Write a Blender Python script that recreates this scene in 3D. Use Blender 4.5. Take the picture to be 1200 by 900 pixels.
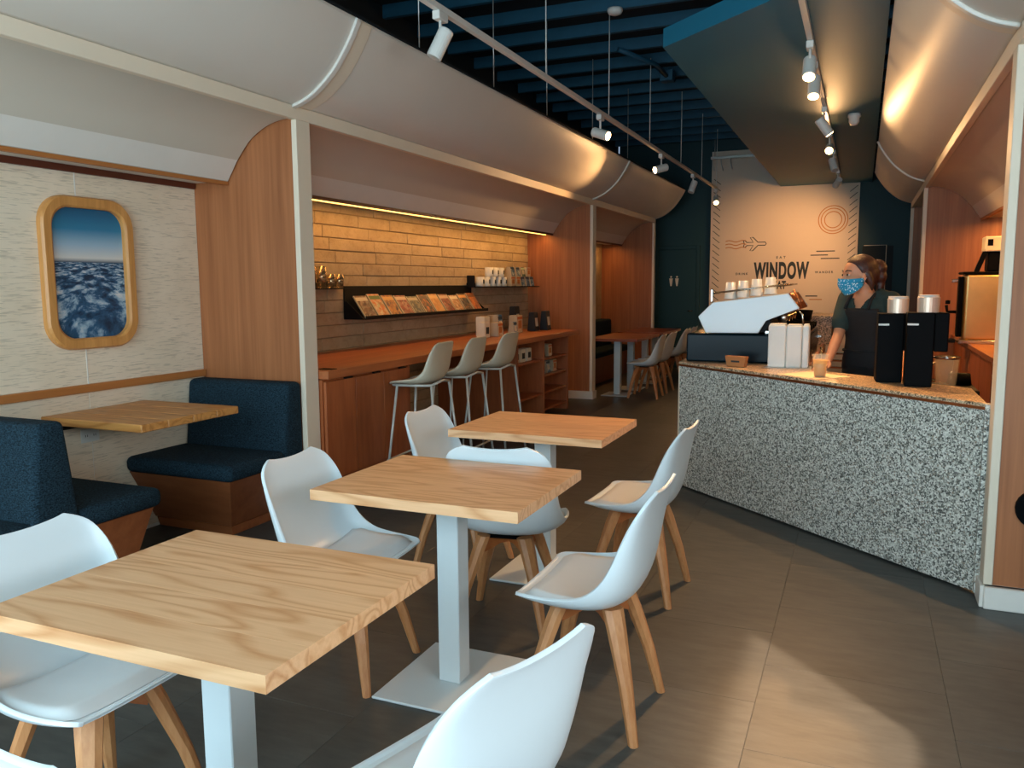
import bpy, bmesh, math, random
from mathutils import Vector, Matrix
random.seed(7)
for o in list(bpy.data.objects): bpy.data.objects.remove(o)
SC = bpy.context.scene
COL = SC.collection

# ------------------------------------------------------------------ camera
CAM_H, F_PX, YAW, PITCH, ROLL = 1.433, 954.0, 0.40428, 0.1208, -0.00651
_fw = Vector((-math.sin(YAW)*math.cos(PITCH), math.cos(YAW)*math.cos(PITCH), -math.sin(PITCH)))
_rt = Vector((math.cos(YAW), math.sin(YAW), 0)); _up = _rt.cross(_fw)
_r2 = _rt*math.cos(ROLL)+_up*math.sin(ROLL); _u2 = -_rt*math.sin(ROLL)+_up*math.cos(ROLL)
cam_data = bpy.data.cameras.new('camera'); cam = bpy.data.objects.new('camera', cam_data); COL.objects.link(cam)
cam_data.sensor_width = 36.0; cam_data.lens = 36.0*F_PX/1200.0; cam_data.clip_start = 0.05
cam.matrix_world = Matrix(((_r2.x,_u2.x,-_fw.x,0),(_r2.y,_u2.y,-_fw.y,0),(_r2.z,_u2.z,-_fw.z,CAM_H),(0,0,0,1)))
SC.camera = cam
SC.view_settings.view_transform = 'Standard'; SC.view_settings.look = 'None'
SC.view_settings.gamma = 1.0; SC.view_settings.use_curve_mapping = False
SC.view_settings.exposure = 0.0

# ------------------------------------------------------------------ world, sun, daylight
W = bpy.data.worlds.new('world'); SC.world = W; W.use_nodes = True
W.node_tree.nodes['Background'].inputs[0].default_value = (0.55,0.75,1.0,1)
W.node_tree.nodes['Background'].inputs[1].default_value = 0.6
def light(name, kind, loc, target, power, color, **kw):
    d = bpy.data.lights.new(name, kind); o = bpy.data.objects.new(name, d); COL.objects.link(o)
    o.location = loc; v = Vector(target)-Vector(loc)
    o.rotation_euler = v.to_track_quat('-Z','Y').to_euler()
    d.energy = power; d.color = color
    for k,x in kw.items(): setattr(d,k,x)
    return o
SUN_DIR = Vector((-0.69,0.72,-0.7))
light('sun','SUN',(8,-8,6),Vector((8,-8,6))+SUN_DIR,12.0,(1.0,0.70,0.50),angle=math.radians(1.2))
# added area lamp: daylight from an invented shop front behind the camera
light('front_daylight_fill','AREA',(-1.25,-1.15,1.90),(-1.25,5,1.3),215,(0.57,0.85,1.0),shape='RECTANGLE',size=5.2,size_y=2.35)
# added upward fill that brightens the overhead panels and coves
light('low_front_fill','AREA',(-1.25,-1.1,0.55),(-1.25,0.1,1.9),45,(0.92,0.96,1.0),shape='RECTANGLE',size=5.0,size_y=0.9)
light('side_fill','AREA',(1.38,0.75,1.54),(-2.6,1.6,1.9),35,(0.92,0.97,1.0),shape='RECTANGLE',size=1.4,size_y=0.6)  # added fill at the invented side opening, lifts the left overhead panels

# ------------------------------------------------------------------ materials
def lin(h):
    h = h.lstrip('#'); c = [int(h[i:i+2],16)/255 for i in (0,2,4)]
    return tuple(x/12.92 if x<=0.04045 else ((x+0.055)/1.055)**2.4 for x in c)+(1,)
class NT:
    def __init__(s, name):
        s.m = bpy.data.materials.new(name); s.m.use_nodes = True
        s.t = s.m.node_tree; s.b = s.t.nodes['Principled BSDF']
    def n(s, typ, **kw):
        x = s.t.nodes.new(typ)
        for k,v in kw.items():
            if k.startswith('i_'): x.inputs[int(k[2:]) if k[2:].isdigit() else k[2:]].default_value = v
            else: setattr(x,k,v)
        return x
    def l(s,a,b): s.t.links.new(a,b)
    def coord(s, scale=(1,1,1), rand=True, kind='Object', rot=(0,0,0)):
        tc = s.n('ShaderNodeTexCoord'); mp = s.n('ShaderNodeMapping'); mp.inputs['Scale'].default_value = scale
        mp.inputs['Rotation'].default_value = rot
        if rand:
            oi = s.n('ShaderNodeObjectInfo'); ml = s.n('ShaderNodeVectorMath',operation='SCALE')
            cb = s.n('ShaderNodeCombineXYZ'); s.l(oi.outputs['Random'],cb.inputs[0]); s.l(oi.outputs['Random'],cb.inputs[1]); s.l(oi.outputs['Random'],cb.inputs[2])
            s.l(cb.outputs[0],ml.inputs[0]); ml.inputs['Scale'].default_value = 37.0
            ad = s.n('ShaderNodeVectorMath',operation='ADD'); s.l(tc.outputs[kind],ad.inputs[0]); s.l(ml.outputs[0],ad.inputs[1])
            s.l(ad.outputs[0],mp.inputs[0])
        else: s.l(tc.outputs[kind],mp.inputs[0])
        return mp.outputs[0]
    def ramp(s, fac, stops):
        r = s.n('ShaderNodeValToRGB'); e = r.color_ramp.elements
        while len(e)<len(stops): e.new(0.5)
        for i,(p,c) in enumerate(stops): e[i].position = p; e[i].color = c if len(c)==4 else c+(1,)
        s.l(fac,r.inputs[0]); return r.outputs[0]
    def mix(s, fac, a, b, mode='MIX'):
        m = s.n('ShaderNodeMix',data_type='RGBA',blend_type=mode)
        for v,i in ((fac,0),(a,6),(b,7)):
            if hasattr(v,'is_linked'): s.l(v,m.inputs[i])
            else: m.inputs[i].default_value = v
        return m.outputs[2]
    def noise(s, vec, scale, detail=4, rough=0.55, dist=0.0):
        x = s.n('ShaderNodeTexNoise'); s.l(vec,x.inputs['Vector'])
        x.inputs['Scale'].default_value = scale; x.inputs['Detail'].default_value = detail
        x.inputs['Roughness'].default_value = rough; x.inputs['Distortion'].default_value = dist
        return x.outputs['Fac']
    def bump(s, h, strength=0.2, dist=0.01):
        b = s.n('ShaderNodeBump'); b.inputs['Strength'].default_value = strength; b.inputs['Distance'].default_value = dist
        s.l(h,b.inputs['Height']); s.l(b.outputs[0],s.b.inputs['Normal'])
    def col(s,c):
        if hasattr(c,'is_linked'): s.l(c,s.b.inputs['Base Color'])
        else: s.b.inputs['Base Color'].default_value = c
    def set(s, rough=0.5, metal=0.0, spec=0.5, **kw):
        s.b.inputs['Roughness'].default_value = rough; s.b.inputs['Metallic'].default_value = metal
        s.b.inputs['Specular IOR Level'].default_value = spec
        for k,v in kw.items(): s.b.inputs[k].default_value = v
        return s.m

def plain(name, hexc, rough=0.5, metal=0.0, spec=0.5, var=0.06, vscale=6.0, **kw):
    m = NT(name); c = lin(hexc); v = m.coord(rand=True)
    f = m.noise(v,vscale,3)
    lo = tuple(x*(1-var) for x in c[:3])+(1,); hi = tuple(min(1,x*(1+var)) for x in c[:3])+(1,)
    m.col(m.ramp(f,[(0.3,lo),(0.7,hi)])); return m.set(rough,metal,spec,**kw)

def wood(name, dark, light_, axis='Z', rough=0.45, fine=60.0, broad=5.0, stretch=0.05, objvar=0.12, contrast=0.5, rand=True):
    m = NT(name); i = 'XYZ'.index(axis)
    sc = [1.0,1.0,1.0]; sc[i] = stretch
    v = m.coord(tuple(sc),rand=rand)
    f1 = m.noise(v,fine,5,0.6); f2 = m.noise(v,broad,3,0.5,1.2)
    a = m.ramp(f1,[(0.3,lin(dark)),(0.7,lin(light_))])
    b = m.ramp(f2,[(0.3,lin(dark)),(0.72,lin(light_))])
    c = m.mix(contrast,a,b)
    if objvar:
        oi = m.n('ShaderNodeObjectInfo')
        hv = m.n('ShaderNodeHueSaturation'); mr = m.n('ShaderNodeMapRange')
        m.l(oi.outputs['Random'],mr.inputs[0]); mr.inputs[3].default_value = 1-objvar; mr.inputs[4].default_value = 1+objvar
        m.l(mr.outputs[0],hv.inputs['Value']); m.l(c,hv.inputs['Color']); c = hv.outputs[0]
    m.col(c); m.bump(f1,0.08,0.002)
    return m.set(rough)

def ash(name, dark, light_, axis='X', rough=0.42):
    m = NT(name); i = 'XYZ'.index(axis)
    sc = [1.0,1.0,1.0]; sc[i] = 0.16
    v = m.coord(tuple(sc))
    nz = m.n('ShaderNodeTexNoise'); m.l(v,nz.inputs['Vector']); nz.inputs['Scale'].default_value = 5.0; nz.inputs['Detail'].default_value = 2.0
    mu = m.n('ShaderNodeMath',operation='MULTIPLY'); m.l(nz.outputs['Fac'],mu.inputs[0]); mu.inputs[1].default_value = 15.0
    fr = m.n('ShaderNodeMath',operation='PINGPONG'); m.l(mu.outputs[0],fr.inputs[0]); fr.inputs[1].default_value = 0.5
    sc2 = [1.0,1.0,1.0]; sc2[i] = 0.03
    f1 = m.noise(m.coord(tuple(sc2)),110,4,0.6)
    a = m.ramp(fr.outputs[0],[(0.0,lin(dark)),(0.30,lin(light_)),(1.0,lin(light_))])
    b = m.ramp(f1,[(0.3,lin(dark)),(0.62,lin(light_))])
    c = m.mix(0.30,a,b)
    oi = m.n('ShaderNodeObjectInfo'); hv = m.n('ShaderNodeHueSaturation'); mr = m.n('ShaderNodeMapRange')
    m.l(oi.outputs['Random'],mr.inputs[0]); mr.inputs[3].default_value = 0.96; mr.inputs[4].default_value = 1.04
    m.l(mr.outputs[0],hv.inputs['Value']); m.l(c,hv.inputs['Color'])
    m.col(hv.outputs[0]); m.bump(f1,0.06,0.001)
    return m.set(rough)

def emit(name, color, strength):
    m = NT(name); m.b.inputs['Base Color'].default_value = (0.8,0.8,0.8,1)
    m.b.inputs['Emission Color'].default_value = color+(1,); m.b.inputs['Emission Strength'].default_value = strength
    return m.m

M = {}
def build_materials():
    M['white_paint'] = plain('white_paint','#E4DDD2',0.45,var=0.02)
    M['cream_trim'] = plain('cream_trim','#E6D5BD',0.5,var=0.02)
    M['shell_panel'] = plain('shell_panel','#DCD3C6',0.45,metal=0.0,var=0.02,vscale=2)
    M['cove_panel'] = plain('cove_panel','#D0C5B4',0.5,var=0.02,vscale=2)
    M['dark_teal'] = plain('dark_teal','#0F3A40',0.6,var=0.06,vscale=2)
    M['slab_teal'] = plain('slab_teal','#1E6B84',0.55,var=0.03,vscale=1)
    M['black_wall'] = plain('black_wall','#0E1A1E',0.7,var=0.06)
    M['joist_teal'] = plain('joist_teal','#174F66',0.6,var=0.10)
    M['deck_black'] = plain('deck_black','#0A1114',0.8)
    M['white_plastic'] = plain('white_plastic','#D6E0E3',0.33,var=0.01)
    M['cushion'] = plain('cushion','#CFD3D3',0.42,var=0.02)
    M['stool_white'] = plain('stool_white','#CABFA8',0.4,var=0.02)
    M['stool_metal'] = plain('stool_metal','#C9C6BC',0.35,var=0.02,metal=0.2)
    M['white_metal'] = plain('white_metal','#C6D0D2',0.35,var=0.01)
    M['black_plastic'] = plain('black_plastic','#070708',0.6,spec=0.06,var=0.1)
    M['black_metal'] = plain('black_metal','#090A0C',0.6,spec=0.25,var=0.1)
    M['steel'] = plain('steel','#C9C6BF',0.2,metal=1.0,var=0.04)
    M['copper'] = plain('copper','#B7744B',0.3,metal=0.9,var=0.05)
    M['table_ash'] = ash('table_ash','#C08554','#E2B184','X',0.36)
    M['booth_top'] = ash('booth_top','#A5652D','#CF9250','X',0.4)
    M['red_top'] = wood('red_top','#6E3218','#94492A','X',0.35,fine=50,stretch=0.06)
    M['leg_wood'] = wood('leg_wood','#A8693A','#CF9562','Z',0.45,fine=70,stretch=0.04,objvar=0.06)
    M['brace_wood'] = wood('brace_wood','#9A5526','#B56A36','X',0.45,fine=60,stretch=0.06)
    M['partition_wood'] = wood('partition_wood','#8E522C','#BA7446','Z',0.5,fine=45,broad=9,stretch=0.03,objvar=0.0)
    M['rail_wood'] = wood('rail_wood','#9C5B2A','#BF7B41','Y',0.45,fine=60,stretch=0.03,objvar=0.05)
    M['frame_wood'] = wood('frame_wood','#B27438','#DB9C58','Z',0.4,fine=50,broad=8,stretch=0.08)
    M['bench_wood'] = wood('bench_wood','#7E4220','#A35E35','X',0.5,fine=22,broad=4,stretch=0.25)
    M['cabinet_wood'] = wood('cabinet_wood','#8E4520','#B56436','Z',0.45,fine=30,broad=5,stretch=0.12)
    M['counter_wood'] = wood('counter_wood','#934A22','#BA6C3E','Y',0.4,fine=40,broad=6,stretch=0.06)
    M['trim_red'] = plain('trim_red','#5A2712',0.5)
    M['navy_fabric'] = fabric('navy_fabric','#0E181E','#2B4452')
    M['terrazzo'] = terrazzo('terrazzo')
    M['terrazzo_lamplit'] = terrazzo('terrazzo_lamplit',warm=True)
    M['floor_tile'] = floor_mat()
    M['grout'] = plain('grout','#45433E',0.8)
    M['wallpaper'] = wallpaper()
    M['brick'] = brick_mat()
    M['mortar'] = plain('mortar','#94805F',0.9)
    M['mural'] = plain('mural','#E3CDB6',0.6,var=0.015,vscale=2)
    M['ink'] = plain('ink','#232A2C',0.6)
    M['ink_orange'] = plain('ink_orange','#C27A3E',0.6)
    M['lamp_on'] = emit('lamp_on',(1.0,0.62,0.25),40.0)
    M['lamp_off'] = plain('lamp_off','#B9B4AA',0.3)
    M['led_strip'] = emit('led_strip',(1.0,0.55,0.12),4.0)
    M['pale_metal'] = plain('pale_metal','#D8D4CC',0.3,metal=0.6)  # pale bare metal for rods and strut, no emission
    M['lamp_white'] = plain('lamp_white','#DDD9D0',0.4,var=0.02)
    M['clouds'] = clouds()
    M['frame_black'] = plain('frame_black','#101418',0.5)
    M['outlet'] = plain('outlet','#DAD8CF',0.4)

def fabric(name,d,l_):
    m = NT(name); v = m.coord()
    f = m.noise(v,170,2,0.7); g = m.noise(m.coord((1,1,3)),90,2,0.6)
    fa = m.n('ShaderNodeMath',operation='MULTIPLY'); m.l(f,fa.inputs[0]); m.l(g,fa.inputs[1])
    m.col(m.ramp(fa.outputs[0],[(0.14,lin(d)),(0.42,lin(l_))])); m.bump(f,0.4,0.004)
    return m.set(0.9,spec=0.15)
def terrazzo(name,warm=False):
    m = NT(name); v = m.coord(rand=False)
    vo = m.n('ShaderNodeTexVoronoi'); m.l(v,vo.inputs['Vector']); vo.inputs['Scale'].default_value = 140.0
    vo2 = m.n('ShaderNodeTexVoronoi'); m.l(v,vo2.inputs['Vector']); vo2.inputs['Scale'].default_value = 280.0
    sp = m.n('ShaderNodeSeparateColor'); m.l(vo.outputs['Color'],sp.inputs[0])
    sp2 = m.n('ShaderNodeSeparateColor'); m.l(vo2.outputs['Color'],sp2.inputs[0])
    a = m.ramp(sp.outputs[0],[(0.0,lin('#151715')),(0.13,lin('#3E403A')),(0.27,lin('#8F8D82')),(0.42,lin('#C6C4B8')),(0.72,lin('#ECEAE0')),(0.95,lin('#8F7B66'))])
    a.node.color_ramp.interpolation = 'CONSTANT'
    b = m.ramp(sp2.outputs[1],[(0.0,lin('#33352F')),(0.24,lin('#B8B5A9')),(0.6,lin('#E2DFD4'))]); b.node.color_ramp.interpolation = 'CONSTANT'
    c = m.mix(0.2,a,b)
    if warm: c = m.mix(1.0,c,(1.0,0.74,0.52,1),'MULTIPLY')  # warm lamp light multiplied into the stone colour
    m.col(c); return m.set(0.32 if warm else 0.5)
def floor_mat():
    m = NT('floor_tile'); v = m.coord((1,1,1)); w = m.coord((0.45,1.6,1))
    f = m.noise(v,1.6,5,0.6); g = m.noise(w,14,6,0.65)
    a = m.ramp(f,[(0.3,lin('#3A3D3C')),(0.7,lin('#50524E'))]); b = m.ramp(g,[(0.3,lin('#323432')),(0.7,lin('#595954'))])
    c = m.mix(0.5,a,b)
    oi = m.n('ShaderNodeObjectInfo'); hv = m.n('ShaderNodeHueSaturation'); mr = m.n('ShaderNodeMapRange')
    m.l(oi.outputs['Random'],mr.inputs[0]); mr.inputs[3].default_value = 0.93; mr.inputs[4].default_value = 1.07
    m.l(mr.outputs[0],hv.inputs['Value']); m.l(c,hv.inputs['Color']); m.col(hv.outputs[0])
    m.bump(g,0.12,0.002); return m.set(0.42,spec=0.4)
def wallpaper():
    m = NT('wallpaper'); v = m.coord((1,0.055,1),rand=False)
    f = m.noise(v,190,2,0.5,0.6); g = m.noise(m.coord((1,1,1),rand=False),4,2)
    mu = m.n('ShaderNodeMath',operation='GREATER_THAN'); m.l(f,mu.inputs[0]); mu.inputs[1].default_value = 0.63
    base = m.ramp(g,[(0.3,lin('#E6D2B6')),(0.7,lin('#EFDCC2'))])
    m.col(m.mix(m.ramp(f,[(0.56,(0,0,0,1)),(0.62,(0.5,0.5,0.5,1))]),base,lin('#B09E84'))); m.bump(f,0.1,0.003)
    return m.set(0.7)
def brick_mat():
    m = NT('brick'); v = m.coord((1,0.7,1))
    f = m.noise(v,5,5,0.6); g = m.noise(v,22,6,0.7,0.8)
    a = m.ramp(f,[(0.3,lin('#A8906F')),(0.7,lin('#C9B391'))]); b = m.ramp(g,[(0.28,lin('#86704F')),(0.5,lin('#C2AC8A'))])
    m.col(m.mix(0.35,a,b)); m.bump(g,0.5,0.012); return m.set(0.85)
def clouds():
    # printed cloud picture: local X across (0..1), Z up (0..1) through generated coordinates
    m = NT('cloud_print'); tc = m.n('ShaderNodeTexCoord'); sp = m.n('ShaderNodeSeparateXYZ'); m.l(tc.outputs['Generated'],sp.inputs[0])
    sky = m.ramp(sp.outputs[2],[(0.0,lin('#16324A')),(0.56,lin('#20506E')),(0.585,lin('#26475C')),(0.62,lin('#DCD6CE')),(0.72,lin('#9FBACB')),(0.84,lin('#2C7FA3')),(1.0,lin('#0E5478'))])
    sb = m.n('ShaderNodeMath',operation='SUBTRACT'); sb.inputs[0].default_value = 0.68; m.l(sp.outputs[2],sb.inputs[1])
    mx = m.n('ShaderNodeMath',operation='MAXIMUM'); m.l(sb.outputs[0],mx.inputs[0]); mx.inputs[1].default_value = 0.05
    dv = m.n('ShaderNodeMath',operation='DIVIDE'); dv.inputs[0].default_value = 1.0; m.l(mx.outputs[0],dv.inputs[1])
    cx = m.n('ShaderNodeMath',operation='SUBTRACT'); m.l(sp.outputs[1],cx.inputs[0]); cx.inputs[1].default_value = 0.5
    ux = m.n('ShaderNodeMath',operation='MULTIPLY'); m.l(cx.outputs[0],ux.inputs[0]); m.l(dv.outputs[0],ux.inputs[1])
    cb = m.n('ShaderNodeCombineXYZ'); m.l(ux.outputs[0],cb.inputs[0]); m.l(dv.outputs[0],cb.inputs[1])
    f = m.noise(cb.outputs[0],1.15,8,0.64,0.3)
    cl = m.ramp(f,[(0.40,lin('#0F2C44')),(0.50,lin('#2A587A')),(0.56,lin('#93AEC0')),(0.66,lin('#E6DED6'))])
    lt = m.n('ShaderNodeMath',operation='LESS_THAN'); m.l(sp.outputs[2],lt.inputs[0]); lt.inputs[1].default_value = 0.585
    m.col(m.mix(lt.outputs[0],sky,cl)); return m.set(0.25)

# ------------------------------------------------------------------ mesh helpers
def link(name, me, mat=None, parent=None, loc=None, rotz=None):
    o = bpy.data.objects.new(name, me); COL.objects.link(o)
    if mat is not None and me is not None: me.materials.append(M[mat] if isinstance(mat,str) else mat)
    if parent is not None: o.parent = parent
    if loc is not None: o.location = loc
    if rotz is not None: o.rotation_euler = (0,0,rotz)
    return o
def tag(o, label, cat, group=None, kind=None):
    o['label'] = label; o['category'] = cat
    if group: o['group'] = group
    if kind: o['kind'] = kind
    return o
def struct(o, label, cat='wall'): return tag(o,label,cat,kind='structure')
def empty(name, loc=(0,0,0), rotz=0):
    o = bpy.data.objects.new(name,None); COL.objects.link(o); o.location = loc; o.rotation_euler = (0,0,rotz); o.empty_display_size = 0.05
    return o
def fin(bm, smooth=False):
    bmesh.ops.recalc_face_normals(bm,faces=bm.faces)
    me = bpy.data.meshes.new('m'); bm.to_mesh(me); bm.free()
    if smooth:
        for p in me.polygons: p.use_smooth = True
    return me
def add_box(bm, x0,x1,y0,y1,z0,z1, bevel=0.0, seg=1):
    vs = [bm.verts.new((x,y,z)) for x in (x0,x1) for y in (y0,y1) for z in (z0,z1)]
    fs = [(0,1,3,2),(4,6,7,5),(0,4,5,1),(2,3,7,6),(0,2,6,4),(1,5,7,3)]
    ff = [bm.faces.new([vs[i] for i in f]) for f in fs]
    if bevel>0:
        es = list({e for f in ff for e in f.edges})
        bmesh.ops.bevel(bm,geom=es,offset=bevel,segments=seg,affect='EDGES',profile=0.5)
    return vs
def boxm(x0,x1,y0,y1,z0,z1,bevel=0.0,seg=1):
    bm = bmesh.new(); add_box(bm,x0,x1,y0,y1,z0,z1,bevel,seg); return fin(bm)
def box(name, x0,x1,y0,y1,z0,z1, mat, parent=None, bevel=0.0, seg=1):
    return link(name, boxm(x0,x1,y0,y1,z0,z1,bevel,seg), mat, parent)
def add_prism(bm, pts, d0, d1, axis='Y'):
    def P(a,b,d):
        return {'Y':(a,d,b),'X':(d,a,b),'Z':(a,b,d)}[axis]
    A = [bm.verts.new(P(a,b,d0)) for a,b in pts]; B = [bm.verts.new(P(a,b,d1)) for a,b in pts]
    n = len(pts); bm.faces.new(A); bm.faces.new(B[::-1])
    for i in range(n): bm.faces.new((A[i],A[(i+1)%n],B[(i+1)%n],B[i]))
def prism(name, pts, d0, d1, mat, parent=None, axis='Y', bevel=0.0, seg=2, smooth=False):
    bm = bmesh.new(); add_prism(bm,pts,d0,d1,axis)
    if bevel>0: bmesh.ops.bevel(bm,geom=list(bm.edges),offset=bevel,segments=seg,affect='EDGES',profile=0.5)
    return link(name, fin(bm,smooth), mat, parent)
def add_tube(bm, pts, r, n=8, closed=False, caps=True):
    pts = [Vector(p) for p in pts]; rings = []; m = len(pts)
    rs = r if isinstance(r,(list,tuple)) else [r]*m
    ref = None
    for i,p in enumerate(pts):
        if closed: t = pts[(i+1)%m]-pts[i-1]
        else: t = (pts[min(i+1,m-1)]-pts[max(i-1,0)])
        t.normalize()
        if ref is None:
            ref = Vector((0,0,1)) if abs(t.z)<0.9 else Vector((1,0,0))
        u = (ref-t*ref.dot(t)).normalized(); w = t.cross(u); ref = u
        rings.append([bm.verts.new(p+(u*math.cos(a)+w*math.sin(a))*rs[i]) for a in [2*math.pi*k/n for k in range(n)]])
    for i in range(m if closed else m-1):
        A,B = rings[i],rings[(i+1)%m]
        for k in range(n): bm.faces.new((A[k],A[(k+1)%n],B[(k+1)%n],B[k]))
    if caps and not closed: bm.faces.new(rings[0][::-1]); bm.faces.new(rings[-1])
def tube(name, pts, r, mat, parent=None, n=8, closed=False):
    bm = bmesh.new(); add_tube(bm,pts,r,n,closed); return link(name, fin(bm,True), mat, parent)
def add_lathe(bm, prof, n=20, c=(0,0,0)):
    rings = []
    for r,z in prof:
        if r<1e-5: rings.append([bm.verts.new((c[0],c[1],c[2]+z))])
        else: rings.append([bm.verts.new((c[0]+r*math.cos(2*math.pi*k/n),c[1]+r*math.sin(2*math.pi*k/n),c[2]+z)) for k in range(n)])
    for A,B in zip(rings,rings[1:]):
        for k in range(n):
            if len(A)==1 and len(B)==1: continue
            if len(A)==1: bm.faces.new((A[0],B[k],B[(k+1)%n]))
            elif len(B)==1: bm.faces.new((A[k],A[(k+1)%n],B[0]))
            else: bm.faces.new((A[k],A[(k+1)%n],B[(k+1)%n],B[k]))
def lathe(name, prof, mat, parent=None, n=20, c=(0,0,0), smooth=True):
    bm = bmesh.new(); add_lathe(bm,prof,n,c); return link(name, fin(bm,smooth), mat, parent)
def grid_mesh(P, smooth=True):
    bm = bmesh.new(); V = [[bm.verts.new(p) for p in row] for row in P]
    for i in range(len(P)-1):
        for j in range(len(P[0])-1): bm.faces.new((V[i][j],V[i+1][j],V[i+1][j+1],V[i][j+1]))
    return fin(bm,smooth)
def solid(o, t, off=0.0): 
    md = o.modifiers.new('solidify','SOLIDIFY'); md.thickness = t; md.offset = off; return md
def copy_tree(o, parent=None):
    c = o.copy(); COL.objects.link(c); c.parent = parent
    for ch in list(o.children): copy_tree(ch,c)
    return c
def catmull(pts, n):
    out = []; m = len(pts)
    for i in range(n):
        t = i/(n-1)*(m-1); k = min(int(t),m-2); f = t-k
        p0,p1,p2,p3 = pts[max(k-1,0)],pts[k],pts[k+1],pts[min(k+2,m-1)]
        out.append(tuple(0.5*((2*b)+(-a+c)*f+(2*a-5*b+4*c-d)*f*f+(-a+3*b-3*c+d)*f**3) for a,b,c,d in zip(p0,p1,p2,p3)))
    return out
build_materials()

# ------------------------------------------------------------------ setting
XL, XB, XK, XR, XRB = -3.07, -3.87, -3.94, 0.55, 1.40   # left frame, booth wall, brick wall, right frame, right wall
Y0, YE = -1.2, 14.0
fl = box('floor',XK-0.06,XRB+0.1,Y0-0.1,YE+0.1,-0.08,-0.003,'grout'); struct(fl,'dark grey stone-look tile floor running through the cafe','floor')
TS = 0.61
tile_me = boxm(0.0004,TS-0.0004,0.0004,TS-0.0004,-0.01,0.0,0.0006); tile_me.materials.append(M['floor_tile'])
nx = int((XRB-XK)/TS)+1; ny = int((YE-Y0)/TS)+1
for i in range(nx):
    for j in range(ny):
        t = link('tile',tile_me,None,fl,(XK+i*TS,Y0+j*TS+(TS/2 if i%2 else 0),0))
        t['kind'] = 'structure'
# ceiling deck and joists
ce = box('ceiling',XK-0.1,XRB+0.1,Y0-0.1,YE+0.2,3.86,3.95,'deck_black'); struct(ce,'black roof deck above the open teal joists','ceiling')
jm = boxm(XK,XRB,-0.025,0.025,3.75,3.862,0.0); jm.materials.append(M['joist_teal'])
y = Y0+0.3
while y<YE-0.1:
    link('joist',jm,None,ce,(0,y,0)); y += 0.61
# walls
struct(box('wall_left',XK-0.12,XK-0.02,Y0,YE,0.0,3.86,'black_wall'),'black painted wall above the left hand alcoves')
struct(box('wall_right',XRB,XRB+0.1,1.51,YE,0.0,3.86,'black_wall'),'black painted wall behind the right hand alcoves')
struct(box('wall_right_front',XRB,XRB+0.1,Y0,0.0,0.0,3.86,'black_wall'),'side wall in front of the added sun opening')  # unseen opening beyond this wall, invented to shape the floor sun patch
struct(box('wall_right_sill',XRB,XRB+0.1,0.0,1.51,0.0,1.2,'black_wall'),'side wall under the added sun opening')
struct(box('wall_right_head',XRB,XRB+0.1,0.0,1.51,1.88,3.86,'black_wall'),'side wall above the added sun opening')
struct(box('wall_back',XK,XRB,YE,YE+0.1,0.0,3.86,'dark_teal'),'dark teal end wall with the restroom door')
struct(box('wall_front',XK,XRB,Y0-0.1,Y0,3.2,3.86,'black_wall'),'black fascia over the added shop front opening')
struct(box('wall_sunblock',XRB+0.1,XRB+0.25,-9.0,Y0,0.0,9.0,'cream_trim'),'tall unseen wall added outside to block the sun')  # added blocker, keeps direct sun out of the front opening
wf = box('window_1',XK,XRB,Y0-0.08,Y0-0.02,3.1,3.2,'black_metal'); struct(wf,'added black metal frame of an unseen shop front','window')  # unseen shop front, invented to bring daylight into the room
for x in (-3.9,-2.1,-0.4,1.34): box('mullion',x-0.03,x+0.03,Y0-0.08,Y0-0.02,0.0,3.1,'black_metal',wf)
box('sill',XK,XRB,Y0-0.08,Y0-0.02,0.0,0.1,'black_metal',wf)

SHELL = [(-3.07,2.48),(-2.99,2.505),(-2.90,2.553),(-2.79,2.645),(-2.71,2.745),(-2.655,2.83),(-2.62,2.90)]
COVE = [(-3.10,2.415),(-3.20,2.405),(-3.30,2.375),(-3.41,2.31),(-3.50,2.215),(-3.56,2.14),(-3.60,2.07)]
MIR = lambda x: XR-(x-XL)
def sweep(name, prof, y0, y1, mat, parent=None, mirror=False, n=20, thick=0.012, ny=2):
    pr = catmull(prof,n)
    if mirror: pr = [(MIR(a),b) for a,b in pr]
    P = [[(a,yy,b) for yy in (y0,y0+0.003,y1-0.003,y1)] for a,b in pr]
    o = link(name,grid_mesh(P),mat,parent); solid(o,thick,0.0); return o
def ribbon(name, prof, y0, y1, mat, parent, mirror=False, lift=0.008):
    pr = catmull(prof,20)
    out = []
    for i,(a,b) in enumerate(pr):
        a0,b0 = pr[max(i-1,0)]; a1,b1 = pr[min(i+1,len(pr)-1)]
        dx,dz = a1-a0,b1-b0; L = math.hypot(dx,dz); out.append((a+dz/L*lift,b-dx/L*lift))
    if mirror: out = [(MIR(a),b) for a,b in out]
    o = link(name,grid_mesh([[(a,yy,b) for yy in (y0,y0+0.002,y1-0.002,y1)] for a,b in out]),mat,parent); solid(o,0.02,0.0); return o
names = {0:'nearest the shop front glass, over the navy booths',1:'over the brick reading counter',2:'over the rear banquette tables'}
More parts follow.
